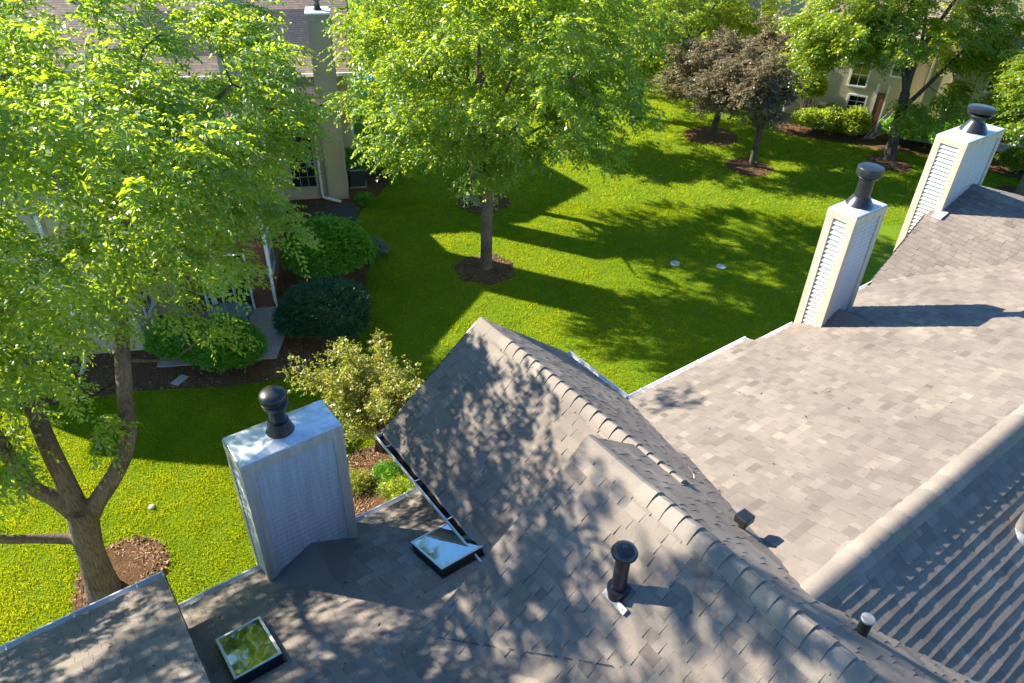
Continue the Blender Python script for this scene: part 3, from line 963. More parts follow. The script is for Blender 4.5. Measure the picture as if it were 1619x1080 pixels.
bed(smooth_poly([(13.4, 38.2), (12.93, 36.3), (13.9, 35.4), (15.63, 34.9), (17.39, 34.0), (18.77, 33.6), (19.9, 32.8), (21.39, 32.3), (22.5, 30.6), (26, 29.5), (27, 33), (18, 37.2)], 4), 0.05, 40)
bed(circle((21.3, 29.3), 1.0, seed=9), 0.06, 60)
o = big_mesh('bark_mulch', np.concatenate(chipV), 4, M['chip'], None, np.concatenate(chipR))
tag(o, kind='stuff')

# hard ground
H1F_o = np.array([-7.2, 18.6]); ph = R(12)
E1 = np.array([math.cos(ph), math.sin(ph), 0]); E2 = np.array([-math.sin(ph), math.cos(ph), 0])
H1 = Fr((-7.2, 18.6, 0), E1, E2)
mb = MB(); mb.slab([H1((-3.0, 0.2, 0.05)), H1((-3.0, -2.4, 0.05)), H1((0.15, -2.47, 0.05)), H1((0.5, -0.3, 0.05)), H1((0.45, 0.2, 0.05))], 0.06)
tag(mb.build('patio', M['concrete']), kind='structure')
mb = MB(); mb.slab([(-5.6, 23.3, 0.045), (-6.3, 26.3, 0.045), (-8.0, 26.0, 0.045), (-7.6, 22.9, 0.045)], 0.05)
tag(mb.build('path', M['asphalt']), kind='structure')
mb = MB(); mb.slab([(12.0, 37.9, 0.03), (13.6, 37.2, 0.03), (15.2, 46, 0.03), (12.2, 47, 0.03)], 0.04)
tag(mb.build('pavement', M['asphalt']), kind='structure')

# ---- grass blades
def grass(n, x0, x1, y0, y1, hh, seed, lim):
    r = np.random.default_rng(seed)
    X = r.uniform(x0, x1, n); Y = r.uniform(y0, y1, n)
    ok = lim(X, Y)
    # keep off the near building and beds
    a = X * AD[0] + Y * AD[1]; b = X * BD[0] + Y * BD[1]
    ok &= ~((b < 5.0) & (a > -4)) & ~((b < 6.4) & (a > 3.3) & (a < 6.1))
    for p in BEDS:
        e = inside(p, X, Y); ok &= ~(e & (r.random(n) > 0.015))
    X, Y = X[ok], Y[ok]; n = len(X)
    ang = r.uniform(0, 2 * math.pi, n)
    cl = 0.5 + 0.5 * np.sin(X * 5.1 + 1.7 * np.sin(Y * 3.3)) * np.sin(Y * 4.7 + 1.3 * np.sin(X * 2.9))
    H = hh * (0.55 + 0.6 * r.random(n)) * (0.7 + 0.55 * cl); wd = 0.14 * H + 0.003
    lean = r.normal(size=(n, 2)) * 0.55 * H[:, None]
    ca, sa = np.cos(ang) * wd, np.sin(ang) * wd
    z = np.zeros(n)
    v = np.stack([np.stack([X - ca, Y - sa, z], 1), np.stack([X + ca, Y + sa, z], 1), np.stack([X + lean[:, 0], Y + lean[:, 1], H], 1)], 1)
    rn = np.clip(r.normal(0.5, 0.15, n) + (cl - 0.5) * 0.3, 0, 1)
    return v.reshape(-1, 3), rn


A = grass(420000, -14, 0.5, 6.5, 15.5, 0.045, 11, lambda X, Y: X > -1.35 * Y)
B = grass(330000, -7, 12, 13, 27, 0.055, 12, lambda X, Y: X < 0.62 * Y + 1.5)
C_ = grass(200000, -6, 26, 26, 42, 0.08, 13, lambda X, Y: X < 0.75 * Y)
o = big_mesh('grass', np.concatenate([A[0], B[0], C_[0]]), 3, M['grass'], None, np.concatenate([A[1], B[1], C_[1]]))
tag(o, kind='stuff')


# ------------------------------------------------------------------ foliage
def norm(v): return v / (np.linalg.norm(v, axis=-1, keepdims=True) + 1e-9)


def sprays(C, D, r, Ls, leaf, wid, pairs, droop, spread=0.55):
    """C: (n,3) bases, D: (n,3) directions -> quads"""
    n = len(C)
    L_ = r.uniform(0.7, 1.25, n)[:, None] * Ls
    D = norm(D)
    side = norm(np.cross(D, ZD + 0.25 * r.normal(size=(n, 3))))
    up = np.cross(side, D)
    out = []; rn = []
    base = r.normal(0.5, 0.2, n)
    for k in range(pairs):
        t = (k + 0.6) / pairs
        for sg in (-1, 1):
            tt = t + r.uniform(-0.06, 0.06, n)[:, None]
            P = C + D * L_ * tt - ZD * (droop * L_ * tt ** 2)
            dl = norm(side * sg * (0.9 + 0.3 * r.random((n, 1))) + D * spread - ZD * (0.25 + 0.5 * droop * tt) + 0.28 * r.normal(size=(n, 3)))
            nn = norm(up + 0.55 * r.normal(size=(n, 3)))
            w = norm(np.cross(nn, dl)); s = r.uniform(0.7, 1.2, n)[:, None] * (1.1 - 0.35 * abs(t - 0.45))
            a = P + dl * leaf * s * 0.08
            m_ = P + dl * leaf * s * 0.55 + nn * leaf * 0.07
            e = P + dl * leaf * s - ZD * leaf * 0.1
            out.append(np.stack([a, m_ + w * wid * s, e, m_ - w * wid * s], 1))
            rn.append(np.clip(base + r.normal(0, 0.14, n), 0, 1))
    return np.concatenate(out).reshape(-1, 3), np.concatenate(rn)


def ell_clusters(r, ells, n):
    vol = np.array([e[1][0] * e[1][1] * e[1][2] for e in ells]); vol = vol ** 0.85; vol /= vol.sum()
    out = []
    for (c, rad, *_), k in zip(ells, (vol * n).astype(int)):
        d = norm(r.normal(size=(max(k, 1), 3))); q = r.random((max(k, 1), 1)) ** 0.42
        out.append(np.array(c) + d * q * np.array(rad))
    return np.concatenate(out)


def tree(name, label, base, limbs, ells, n, leafmat, spec, seed, bark='bark', group=None, reject=None, per=26, cr=0.55, flat=0.62, remesh=False, twigr=0.012, cat='tree', out_bias=0.8, mat2=None):
    """limbs: list of (points, radii); spec = (Ls, leaf, wid, pairs, droop)"""
    r = np.random.default_rng(seed); rr = random.Random(seed)
    root = empty(name, base, label, cat, group)
    mb = MB(); nodes = []
    for pts, rad in limbs:
        # densify with a smooth curve
        P = [np.array(p, float) for p in pts]; Q = []; RR = []
        m = len(P)
        for i in range(m - 1):
            p0, p1, p2, p3 = P[max(i - 1, 0)], P[i], P[i + 1], P[min(i + 2, m - 1)]
            for k in range(5):
                t = k / 5
                Q.append(0.5 * (2 * p1 + (-p0 + p2) * t + (2 * p0 - 5 * p1 + 4 * p2 - p3) * t * t + (-p0 + 3 * p1 - 3 * p2 + p3) * t ** 3))
                RR.append(rad[i] + (rad[i + 1] - rad[i]) * t)
        Q.append(P[-1]); RR.append(rad[-1])
        mb.tube(Q, RR, 12)
        for q, w in zip(Q[len(Q) // 3:], RR[len(Q) // 3:]):
            nodes.append((q, w))
    main_top = len(nodes)
    cl = ell_clusters(r, ells, n)
    if reject is not None:
        cl = cl[[not reject(c, r) for c in cl]]
    NP = np.array([q for q, _ in nodes]); NW = [w for _, w in nodes]
    order = np.argsort([np.min(np.linalg.norm(NP - c, axis=1)) for c in cl])
    tw = MB()
    for i in order:
        c = cl[i]
        d = np.linalg.norm(NP - c, axis=1) + 0.35 * np.maximum(0, NP[:, 2] - c[2] + 0.2)
        j = int(np.argmin(d)); q = NP[j]; w = min(NW[j] * 0.62, twigr + 0.013 * np.linalg.norm(q - c))
        mid = 0.5 * (q + c) + r.normal(size=3) * 0.10 * np.linalg.norm(q - c) + ZD * 0.08 * np.linalg.norm(q - c)
        pts = [q, 0.5 * (q + mid) + r.normal(size=3) * .02, mid, 0.5 * (mid + c) + r.normal(size=3) * .02, c]
        w1 = max(0.006, w * 0.45)
        (tw if remesh else mb).tube(pts, np.linspace(w, w1, 5), 5, cap=False)
        NP = np.vstack([NP, mid, c]); NW += [0.7 * w, w1]
    tr = mb.build('trunk', M[bark], root, smooth=True)
    if remesh:
        rm = tr.modifiers.new('remesh', 'REMESH'); rm.mode = 'VOXEL'; rm.voxel_size = 0.028; rm.use_smooth_shade = True
        sm = tr.modifiers.new('smooth', 'SMOOTH'); sm.iterations = 5
    if tw.f:
        tag(tw.build('twigs', M[bark], tr, smooth=True), kind='stuff')
    # sprays round every cluster
    k = len(cl)
    ax = np.array(base) * np.array([1, 1, 0])
    cc = np.repeat(cl, per, 0)
    off = norm(r.normal(size=(k * per, 3))) * (r.random((k * per, 1)) ** 0.5) * cr * np.array([1, 1, flat])
    C = cc + off
    outw = (cc - (ax + ZD * (cl[:, 2].mean() - 0.8))); outw[:, 2] *= 0.5; outw = norm(outw)
    D = norm(off / cr) * 0.8 + outw * out_bias + r.normal(size=C.shape) * 0.3; D[:, 2] *= 0.55
    Ls, leaf, wid, pairs, droop = spec
    V, rn = sprays(C - norm(D) * Ls * 0.4, D, r, Ls, leaf, wid, pairs, droop)
    crown = big_mesh('crown', V, 4, M[leafmat], root, rn)
    return root


def hits_main_roof(c, r):
    """would this leaf cluster throw its shade on the roof slope that lies in full sun"""
    a, b, z = c @ AD, c @ BD, c[2]
    s = np.array([0.435, -0.728, -0.53])
    t = (z - 5.7 - MS * (ME_B - b)) / (0.53 - MS * -(-0.728) * -1 * -1) if False else None
    # plane z = 5.7 + .35 (5.41 - b)
    den = s[2] - MS * (-s[1])
    f = z - (5.7 + MS * (5.41 - b))
    t = -f / den
    if t < 0: return False
    a2, b2 = a + s[0] * t, b + s[1] * t
    return 5.0 < a2 < 13 and 0.6 < b2 < 5.6 and r.random() < 0.93


# big locust tree beside the low roof
limbs = [
    ([(-7.76, 8.60, -0.1), (-7.66, 8.56, 0.6), (-7.56, 8.52, 1.4), (-7.42, 8.50, 2.2), (-7.36, 8.5, 2.55)], [0.36, 0.265, 0.235, 0.25, 0.22]),
    ([(-7.42, 8.5, 2.1), (-7.10, 8.55, 2.62), (-6.64, 8.70, 3.25), (-6.36, 8.9, 3.84), (-6.33, 9.2, 4.62), (-6.24, 9.7, 6.03), (-6.06, 10.3, 7.6), (-6.01, 10.5, 8.23), (-5.6, 10.9, 9.3)], [0.20, 0.16, 0.145, 0.135, 0.13, 0.12, 0.10, 0.085, 0.05]),
    ([(-7.42, 8.5, 2.3), (-7.45, 8.55, 3.1), (-7.50, 8.6, 3.86), (-7.62, 8.8, 4.63), (-7.75, 9.2, 6.2), (-7.7, 9.5, 8.0), (-7.5, 9.7, 9.6)], [0.19, 0.16, 0.15, 0.14, 0.12, 0.09, 0.05]),
    ([(-7.45, 8.5, 2.3), (-7.66, 8.4, 2.9), (-7.84, 8.3, 3.3), (-7.80, 8.1, 4.5), (-7.4, 7.5, 6.2), (-6.7, 7.0, 8.0)], [0.15, 0.13, 0.125, 0.11, 0.09, 0.05]),
    ([(-7.5, 8.5, 1.75), (-8.2, 8.3, 1.95), (-8.7, 8.0, 2.3), (-9.6, 7.7, 3.0)], [0.12, 0.085, 0.08, 0.05]),
    ([(-6.06, 10.3, 7.5), (-5.4, 10.5, 8.2), (-4.9, 10.6, 8.6), (-4.2, 10.8, 9.2)], [0.075, 0.065, 0.05, 0.03]),
    ([(-6.24, 9.7, 6.0), (-5.6, 9.7, 6.6), (-4.9, 9.8, 7.0)], [0.06, 0.05, 0.03]),
    ([(-6.7, 7.0, 8.0), (-7.2, 6.3, 9.4), (-6.9, 6.0, 11.6)], [0.05, 0.045, 0.02]),
]
ells = [((-6.6, 10.5, 8.5), (3.6, 4.0, 2.9)), ((-8.9, 8.8, 5.6), (2.2, 2.0, 2.1)), ((-4.7, 11.3, 8.5), (1.75, 2.5, 2.2)),
        ((-5.9, 10.0, 6.9), (1.0, 1.5, 0.6)), ((-6.3, 8.9, 4.35), (0.45, 0.4, 0.3)), ((-5.1, 6.8, 9.7), (1.7, 1.5, 1.2)),
        ((-7.6, 7.6, 6.2), (1.7, 1.3, 1.5)), ((-9.0, 8.0, 3.6), (1.0, 0.9, 0.9)), ((-5.2, 9.9, 5.3), (0.6, 0.5, 0.3)),
        ((-4.7, 8.5, 9.2), (1.3, 1.2, 0.9)), ((-8.4, 5.9, 9.3), (2.4, 2.0, 2.5)), ((-6.6, 5.9, 12.3), (2.7, 2.1, 1.0))]  # crown lobes added to throw dappled shade on the roofs, last two out of view
tree('locust_tree', 'large feathery green tree with a forked grey trunk beside the low roof', (-7.76, 8.6, 0), limbs, ells, 560, 'leafloc',
     (0.46, 0.095, 0.021, 11, 0.42), 21, reject=hits_main_roof, per=18, cr=0.44, remesh=True)

# trees over the lawn
def lawn_tree(name, label, base, hgt, r0, ells, n, mat, spec, seed, fork=2.6, bark='bark', per=26, cr=0.6, group=None, nl=7, **kw):
    rr = random.Random(seed); x, y, z = base
    top = np.array([x + rr.uniform(-.4, .4), y + rr.uniform(-.4, .4), hgt])
    B = np.array(base, float)
    limbs = [([B - ZD * .1, B + ZD * .35, B + ZD * fork * .6, B + ZD * fork + np.array([.05, .0, 0]), B * .5 + top * .5, top * .9 + B * .1], [r0 * 1.55, r0 * 1.05, r0, r0 * .92, r0 * .5, r0 * .15])]
    R0 = max(e[1][0] for e in ells)
    for k in range(nl):
        t = 2 * math.pi * (k + rr.random() * .6) / nl
        z0 = fork * (0.85 + 0.5 * rr.random()); ln = R0 * rr.uniform(.5, .75); rise = (hgt - fork) * rr.uniform(.15, .55)
        p0 = B + ZD * z0; p3 = p0 + np.array([math.cos(t) * ln, math.sin(t) * ln, rise])
        p1 = p0 + (p3 - p0) * .3 + ZD * rise * .15; p2 = p0 + (p3 - p0) * .65 + ZD * rise * .12
        limbs.append(([p0, p1, p2, p3], [r0 * .5, r0 * .36, r0 * .24, r0 * .1]))
    return tree(name, label, base, limbs, ells, n, mat, spec, seed, bark=bark, per=per, cr=cr, group=group, **kw)


lawn_tree('shade_tree', 'broad leafy shade tree standing in a round mulch ring in the middle of the lawn', (-0.95, 21.6, 0), 11.0, 0.185,
          [((-0.6, 21.8, 7.6), (4.6, 4.2, 3.6)), ((-3.2, 21.0, 5.6), (2.0, 2.0, 1.5)), ((2.2, 21.8, 5.4), (1.9, 2.0, 1.4)), ((-0.6, 21.0, 4.2), (1.5, 1.2, 1.0)), ((-3.6, 21, 4.2), (.8, .7, .5))], 330,
          'leafmap', (0.46, 0.12, 0.032, 8, 0.45), 31, fork=3.0, per=20, cr=0.56)
lawn_tree('shade_tree', 'second shade tree with exposed roots just behind the middle lawn tree', (-1.8, 27.1, 0), 10.5, 0.18,
          [((-1.4, 27.4, 7.2), (4.2, 3.4, 3.2)), ((-4.0, 27.0, 5.8), (1.6, 1.6, 1.4))], 150, 'leafmap', (0.5, 0.14, 0.038, 7, 0.4), 32, fork=3.2, per=22, cr=0.6)
lawn_tree('crab_apple_tree', 'bronze leaved crab apple on a slim pale trunk in its own mulch ring', (10.4, 31.4, 0), 5.6, 0.12,
          [((9.6, 31.6, 3.7), (2.0, 1.7, 1.35)), ((8.2, 31.4, 3.1), (1.3, 1.2, 1.0)), ((10.7, 31.4, 2.7), (1.0, .9, .9))], 125, 'leafpurple', (0.34, 0.10, 0.034, 6, 0.25), 33, fork=1.6, bark='barkdark', per=28, cr=0.48)
lawn_tree('crab_apple_tree', 'bronze leaved crab apple with dark forked stems behind the slim one', (9.5, 35.3, 0), 5.2, 0.16,
          [((9.0, 35.2, 3.6), (2.3, 1.7, 1.4)), ((7.6, 34.6, 2.8), (1.2, 1.2, .9)), ((11.6, 35.4, 4.4), (1.5, 1.2, 1.2))], 130, 'leafpurple', (0.36, 0.11, 0.036, 6, 0.25), 34, fork=1.0, bark='barkdark', per=26, cr=0.5)
tR = [([(17.1, 32.9, -.1), (17.1, 32.9, .6), (17.05, 33.0, 2.0), (17.0, 33.1, 3.0)], [.36, .25, .22, .2]),
      ([(17.05, 33, 2.4), (17.0, 33.2, 3.6), (17.3, 33.4, 5.0), (18.2, 33.6, 7.2)], [.17, .15, .11, .05]),
      ([(17.0, 33.1, 2.9), (16.6, 33.2, 4.0), (15.8, 33.2, 5.2), (14.5, 33.2, 6.2)], [.12, .09, .07, .03]),
      ([(17.05, 33, 2.3), (17.9, 33.2, 3.3), (18.6, 33.3, 4.3), (20.2, 33.4, 6.2)], [.11, .09, .08, .03]),
      ([(17.2, 33.4, 4.6), (17.0, 33.5, 6.0), (16.6, 33.6, 7.6)], [.09, .06, .03])]
tree('locust_tree', 'lime green open tree with dark forked limbs in front of the beige house', (17.1, 32.9, 0), tR,
     [((14.6, 33.2, 5.8), (3.2, 2.2, 1.9)), ((12.6, 33.0, 4.9), (1.7, 1.5, 1.4)), ((19.4, 33.4, 5.4), (2.3, 1.7, 1.8)), ((17.6, 32.3, 2.2), (1.5, .9, .6)), ((19.6, 32.8, 2.9), (1.5, .9, .9)), ((17, 33.4, 7.8), (2.6, 2.0, 1.0))], 260,
     'leaflime', (0.48, 0.15, 0.04, 6, 0.4), 35, per=25, cr=0.58, bark='barkdark')
lawn_tree('locust_tree', 'lime green tree behind the wide white chimney at the right edge', (21.3, 29.3, 0), 8.0, 0.22,
          [((20.7, 30.0, 3.9), (1.7, 1.6, 2.2)), ((22.6, 30.6, 5.0), (2.0, 1.8, 2.0))], 130, 'leaflime', (0.48, 0.14, 0.04, 6, 0.4), 36, fork=1.8, per=26, cr=0.58)
bgt = [((1.6, 33.6, 0), 7.6, 'tall green tree behind the right half of the middle lawn tree'),
       ((6.0, 37.6, 0), 7.8, 'bushy green tree left of the bronze crab apples'),
       ((6.3, 42.5, 0), 8.0, 'rounded bright green tree behind the crab apples, nearest the middle lawn tree'),
       ((9.6, 44.5, 0), 8.5, 'bright green tree rising straight behind the bronze crab apples'),
       ((0.5, 57, 0), 9.5, 'tall tree half hidden behind the crown of the middle lawn tree'),
       ((12.6, 46, 0), 7.0, 'lower bright green tree between the crab apples and the beige house'),
       ((-5.5, 50, 0), 9.0, 'far green tree seen between the left house and the middle lawn tree')]
for i, (b, hh, lab) in enumerate(bgt):
    lawn_tree('background_tree', lab, b, hh, 0.2, [((b[0], b[1], hh * .55), (hh * .33, hh * .3, hh * .38)), ((b[0] + 1.2, b[1] - .8, hh * .42), (hh * .2, hh * .2, hh * .2)), ((b[0] - 1.3, b[1] - .4, hh * .45), (hh * .2, hh * .2, hh * .25))],
              100, 'leaflime', (0.5, 0.15, 0.045, 6, 0.3), 40 + i, fork=1.6, per=15, cr=0.55, group='trees behind the lawn', nl=5)
# trees beside the left house, behind the big locust
for i, (b, hh, lab) in enumerate([((-15.5, 20.0, 0), 9.5, 'green tree at the left edge close to the siding wall')]):
    lawn_tree('house_tree', lab, b, hh, 0.17, [((b[0], b[1], hh * .66), (3.0, 2.6, 3.0))], 150, 'leafloc', (0.52, 0.13, 0.032, 7, 0.35), 50 + i, fork=2.8, per=20, cr=0.6)


# small yellow tipped shrub by the chimney
def shrub_tree():
    r = np.random.default_rng(5); base = np.array([-3.05, 12.75, 0.0])
    root = empty('flowering_shrub', tuple(base), 'loose yellow green shrub with reddish tips behind the squat chimney', 'shrub')
    mb = MB(); tips = []
    for k in range(46):
        t = r.uniform(0, 2 * math.pi); ln = r.uniform(1.0, 2.0) * (1.0 if k % 3 else 1.2)
        el = r.uniform(0.25, 1.25)
        d = np.array([math.cos(t) * math.cos(el), math.sin(t) * math.cos(el), math.sin(el)])
        s = base + np.array([0, 0, 1.0 + .5 * r.random()]); p = [base + r.normal(size=3) * .05 * np.array([1, 1, 0]), s * .6 + base * .4 + d * .1, s + d * ln * .4, s + d * ln * .75 - ZD * .04, s + d * ln - ZD * .12]
        mb.tube(p, [.035, .028, .02, .012, .005], 5)
        for q in np.linspace(0.2, 1, 26):
            i = min(int(q * 2), 1); a = s + d * ln * (.3 + .7 * q) - ZD * .12 * q * q
            tips.append((a, d, q))
    mb.build('trunk', M['bark'], root, smooth=True)
    a = np.array([t[0] for t in tips]); d = np.array([t[1] for t in tips]); q = np.array([t[2] for t in tips])
    a = np.repeat(a, 3, 0) + r.normal(size=(len(a) * 3, 3)) * .11; d = np.repeat(d, 3, 0) * .8 + r.normal(size=a.shape) * .8; q = np.repeat(q, 3)
    red = r.random(len(a)) < 0.22
    V, rn = sprays(a[~red], d[~red], r, 0.17, 0.07, 0.026, 3, 0.1)
    cr = big_mesh('crown', V, 4, M['leafyel'], root, rn)
    V, rn = sprays(a[red], d[red], r, 0.13, 0.055, 0.02, 2, 0.1)
    big_mesh('young_leaves', V, 4, M['leafred'], cr, rn)


shrub_tree()


def bush(name, label, c, rad, n, mat, spec, seed, group=None, stems=True, shell=0.45, cat='shrub', lump=0.3, outd=1.2):
    r = np.random.default_rng(seed); c = np.array(c, float); rad = np.array(rad, float)
    root = empty(name, (c[0], c[1], 0), label, cat, group)
    d = norm(r.normal(size=(n, 3))); d[:, 2] = np.abs(d[:, 2]) * 1.0 - 0.25 * (r.random(n) < .4) * np.abs(d[:, 2]) * 3
    d = norm(d)
    lumps = norm(r.normal(size=(26, 3))); am = r.uniform(-1, 1, 26)
    f = 1 + lump * np.sum(am * np.exp(-6 * (1 - d @ lumps.T)), axis=1)
    q = (1 - shell * r.random((n, 1)) ** 1.6) * f[:, None]
    C = c + d * q * rad
    C[:, 2] = np.maximum(C[:, 2], 0.04)
    D = d * outd + r.normal(size=C.shape) * 0.45 + ZD * .25
    st = r.random(n) < 0.03; C[st] += d[st] * rad * 0.12 * r.random((st.sum(), 1)) + ZD * 0.03
    V, rn = sprays(C, D, r, *spec)
    V[:, 2] = np.maximum(V[:, 2], 0.01)
    fo = big_mesh('foliage', V, 4, M[mat], root, rn)
    if stems:
        mb = MB()
        for k in range(7):
            t = 2 * math.pi * k / 7; p = np.array([math.cos(t) * rad[0] * .5, math.sin(t) * rad[1] * .5, c[2]])
            mb.tube([np.array([c[0] + p[0] * .25, c[1] + p[1] * .25, 0]), np.array([c[0] + p[0] * .5, c[1] + p[1] * .5, c[2] * .5]), np.array([c[0] + p[0], c[1] + p[1], c[2] + rad[2] * .2])], [.035, .028, .015], 6)
        mb.build('stem', M['barkdark'], root, smooth=True)
    return root


SB = (0.13, 0.055, 0.020, 3, 0.25)
bush('round_shrub', 'large clipped round bright green shrub beside the brick corner', (-5.9, 20.3, 1.12), (1.32, 1.25, 1.05), 8000, 'leafbox', (0.15, 0.07, 0.026, 3, 0.45), 61, lump=.16)
bush('juniper_shrub', 'dark spreading evergreen shrub below the clipped round shrub', (-5.75, 17.75, 0.45), (1.05, 1.1, 0.75), 5200, 'leafyew', (0.2, 0.07, 0.012, 5, 0.15), 62, lump=.55)
bush('juniper_shrub', 'dense dark green shrub at the front of the patio', (-7.7, 15.95, 0.5), (0.95, 0.75, 0.8), 5200, 'leafbox', (0.2, 0.07, 0.014, 5, 0.1), 63, lump=.25)
bush('leafy_shrub', 'dark leafy shrub at the siding corner left of the patio', (-9.0, 16.0, 0.5), (0.75, 0.6, 0.75), 3000, 'leafbox', SB, 64)
bush('leafy_shrub', 'dark rounded shrub left of the air conditioner', (-7.0, 28.1, 0.95), (0.72, 0.6, 0.75), 2600, 'leafbox', (0.16, 0.08, 0.03, 3, .3), 65)
bush('leafy_shrub', 'dark rounded shrub right of the air conditioner', (-5.6, 28.9, 0.75), (0.85, 0.7, 0.75), 2600, 'leafbox', (0.16, 0.08, 0.03, 3, .3), 66)
bush('low_plant', 'grey green spreading plant behind the clipped round shrub', (-5.35, 22.4, 0.2), (0.7, 0.6, 0.3), 1300, 'leafsilver', SB, 67, stems=False, cat='plant')
bush('low_plant', 'small bright fern in the mulch below the air conditioner', (-6.0, 26.4, 0.1), (0.35, 0.3, 0.2), 300, 'leafbox', SB, 68, stems=False, cat='plant')
# bed beside the front gable
for i, (x, y, s, m_, lab) in enumerate([(-2.35, 11.35, .42, 'leaflime', 'yellow green spreading juniper in the bed by the gutter corner'),
                                       (-2.75, 11.9, .30, 'leafbox', 'small green plant at the upper edge of the sunny mulch bed'),
                                       (-1.9, 11.9, .34, 'leafsilver', 'white flecked plant in the sunny mulch bed by the wall'),
                                       (-2.0, 10.9, .42, 'leaflime', 'lower yellow green juniper close to the low roof edge'),
                                       (-3.35, 11.6, .22, 'leafyel', 'small pale plant at the lawn edge of the sunny mulch bed')]):
    bush('low_plant', lab, (x, y, .08), (s * .95, s * .8, s * .55), int(1500 * s), m_, (0.22, 0.05, 0.012, 5, .2), 70 + i, stems=False, cat='plant', shell=0.9, lump=.5, outd=.7, group='plants in the sunny mulch bed')
bush('low_plant', 'tuft of bright weeds where the two white gutters meet', (0.75, 7.9, 0.3), (0.5, 0.4, 0.4), 700, 'leaflime', SB, 77, stems=False, cat='plant')
for i, (x, y, sx, sz, lab) in enumerate([(14.75, 36.1, .95, .75, 'bright green shrub in the bed left of the white window'),
                                        (16.2, 35.7, .8, .62, 'green shrub in the bed below the white window'),
                                        (18.7, 35.0, 1.0, .8, 'dark green shrub in the bed behind the lime tree trunk'),
                                        (20.6, 34.0, 1.0, .8, 'dark green shrub in the bed left of the wide chimney flue'),
                                        (22.6, 31.7, .85, .6, 'yellow green shrub at the right edge behind the wide chimney')]):
    bush('foundation_shrub', lab, (x, y, sz * .8), (sx, sx * .8, sz), 2300, 'leaflime' if i in (0, 1, 4) else 'leafbox', (0.2, 0.1, 0.036, 3, .3), 80 + i, group='shrubs along the beige house')
bush('climbing_shrub', 'tall rounded vine shrub against the corner of the beige house', (14.4, 37.4, 1.7), (0.72, 0.55, 0.85), 1800, 'leaflime', (0.2, 0.1, 0.036, 3, .3), 90)


# ------------------------------------------------------------------ far houses
def window(F, x0, x1, z0, z1, parent, y=0.0, cols=2, rows=2, mat='white', fr=0.06, sash=True, pane='glass'):
    m = MB(); d = 0.05
    m.box(F, x0, x0 + fr, y - d, y - .002, z0, z1); m.box(F, x1 - fr, x1, y - d, y - .002, z0, z1)
    m.box(F, x0 + fr, x1 - fr, y - d, y - .002, z1 - fr, z1); m.box(F, x0 + fr, x1 - fr, y - d - .015, y - .002, z0, z0 + fr)
    if sash: m.box(F, x0 + fr, x1 - fr, y - d * .8, y - .012, (z0 + z1) / 2 - .018, (z0 + z1) / 2 + .018)
    for i in range(1, cols):
        x = x0 + fr + (x1 - x0 - 2 * fr) * i / cols; m.box(F, x - .008, x + .008, y - .030, y - .014, z0 + fr, z1 - fr)
    for j in range(1, rows):
        z = z0 + fr + (z1 - z0 - 2 * fr) * j / rows; m.box(F, x0 + fr, x1 - fr, y - .029, y - .015, z - .008, z + .008)
    w = m.build('window', M[mat], parent)
    g = MB(); g.box(F, x0 + fr, x1 - fr, y - .012, y - .004, z0 + fr, z1 - fr); g.build('pane', M[pane], w)
    return w


def gable_wing(F, x0, x1, y0, y1, ze, sl, axis, parent, wall, roof, oh=0.25, gut=True):
    w = MB(); w.box(F, x0, x1, y0, y1, 0, ze)
    r = MB(); th = 0.09
    if axis == 'x':
        ym = (y0 + y1) / 2; zr = ze + sl * (y1 - y0) / 2
        for xx in (x0, x1 - .05):
            w.add([F((xx, y0, ze)), F((xx, y1, ze)), F((xx, ym, zr)), F((xx + .05, y0, ze)), F((xx + .05, y1, ze)), F((xx + .05, ym, zr))], [(0, 1, 2), (3, 5, 4)])
        a = ze - sl * oh
        r.slab([F((x0 - oh, y0 - oh, a + .1)), F((x1 + oh, y0 - oh, a + .1)), F((x1 + oh, ym, zr + .1)), F((x0 - oh, ym, zr + .1))], th)
        r.slab([F((x0 - oh, ym, zr + .1)), F((x1 + oh, ym, zr + .1)), F((x1 + oh, y1 + oh, a + .1)), F((x0 - oh, y1 + oh, a + .1))], th)
    else:
        xm = (x0 + x1) / 2; zr = ze + sl * (x1 - x0) / 2
        for yy in (y0, y1 - .05):
            w.add([F((x0, yy, ze)), F((x1, yy, ze)), F((xm, yy, zr)), F((x0, yy + .05, ze)), F((x1, yy + .05, ze)), F((xm, yy + .05, zr))], [(0, 1, 2), (3, 5, 4)])
        a = ze - sl * oh
        r.slab([F((x0 - oh, y0 - oh, a + .1)), F((xm, y0 - oh, zr + .1)), F((xm, y1 + oh, zr + .1)), F((x0 - oh, y1 + oh, a + .1))], th)
        r.slab([F((xm, y0 - oh, zr + .1)), F((x1 + oh, y0 - oh, a + .1)), F((x1 + oh, y1 + oh, a + .1)), F((xm, y1 + oh, zr + .1))], th)
    w.build('wall', M[wall], parent); ro = r.build('roof', M[roof], parent)
    if gut and axis == 'x':
        g = MB(); g.box(F, x0 - oh, x1 + oh, y0 - oh - .11, y0 - oh - .004, a - .03, a + .085); g.build('gutter', M['white'], parent)
    return ro


h1 = empty('townhouse', (-8.5, 20, 0), 'left townhouse of beige siding and brick behind the feathery tree', 'townhouse')
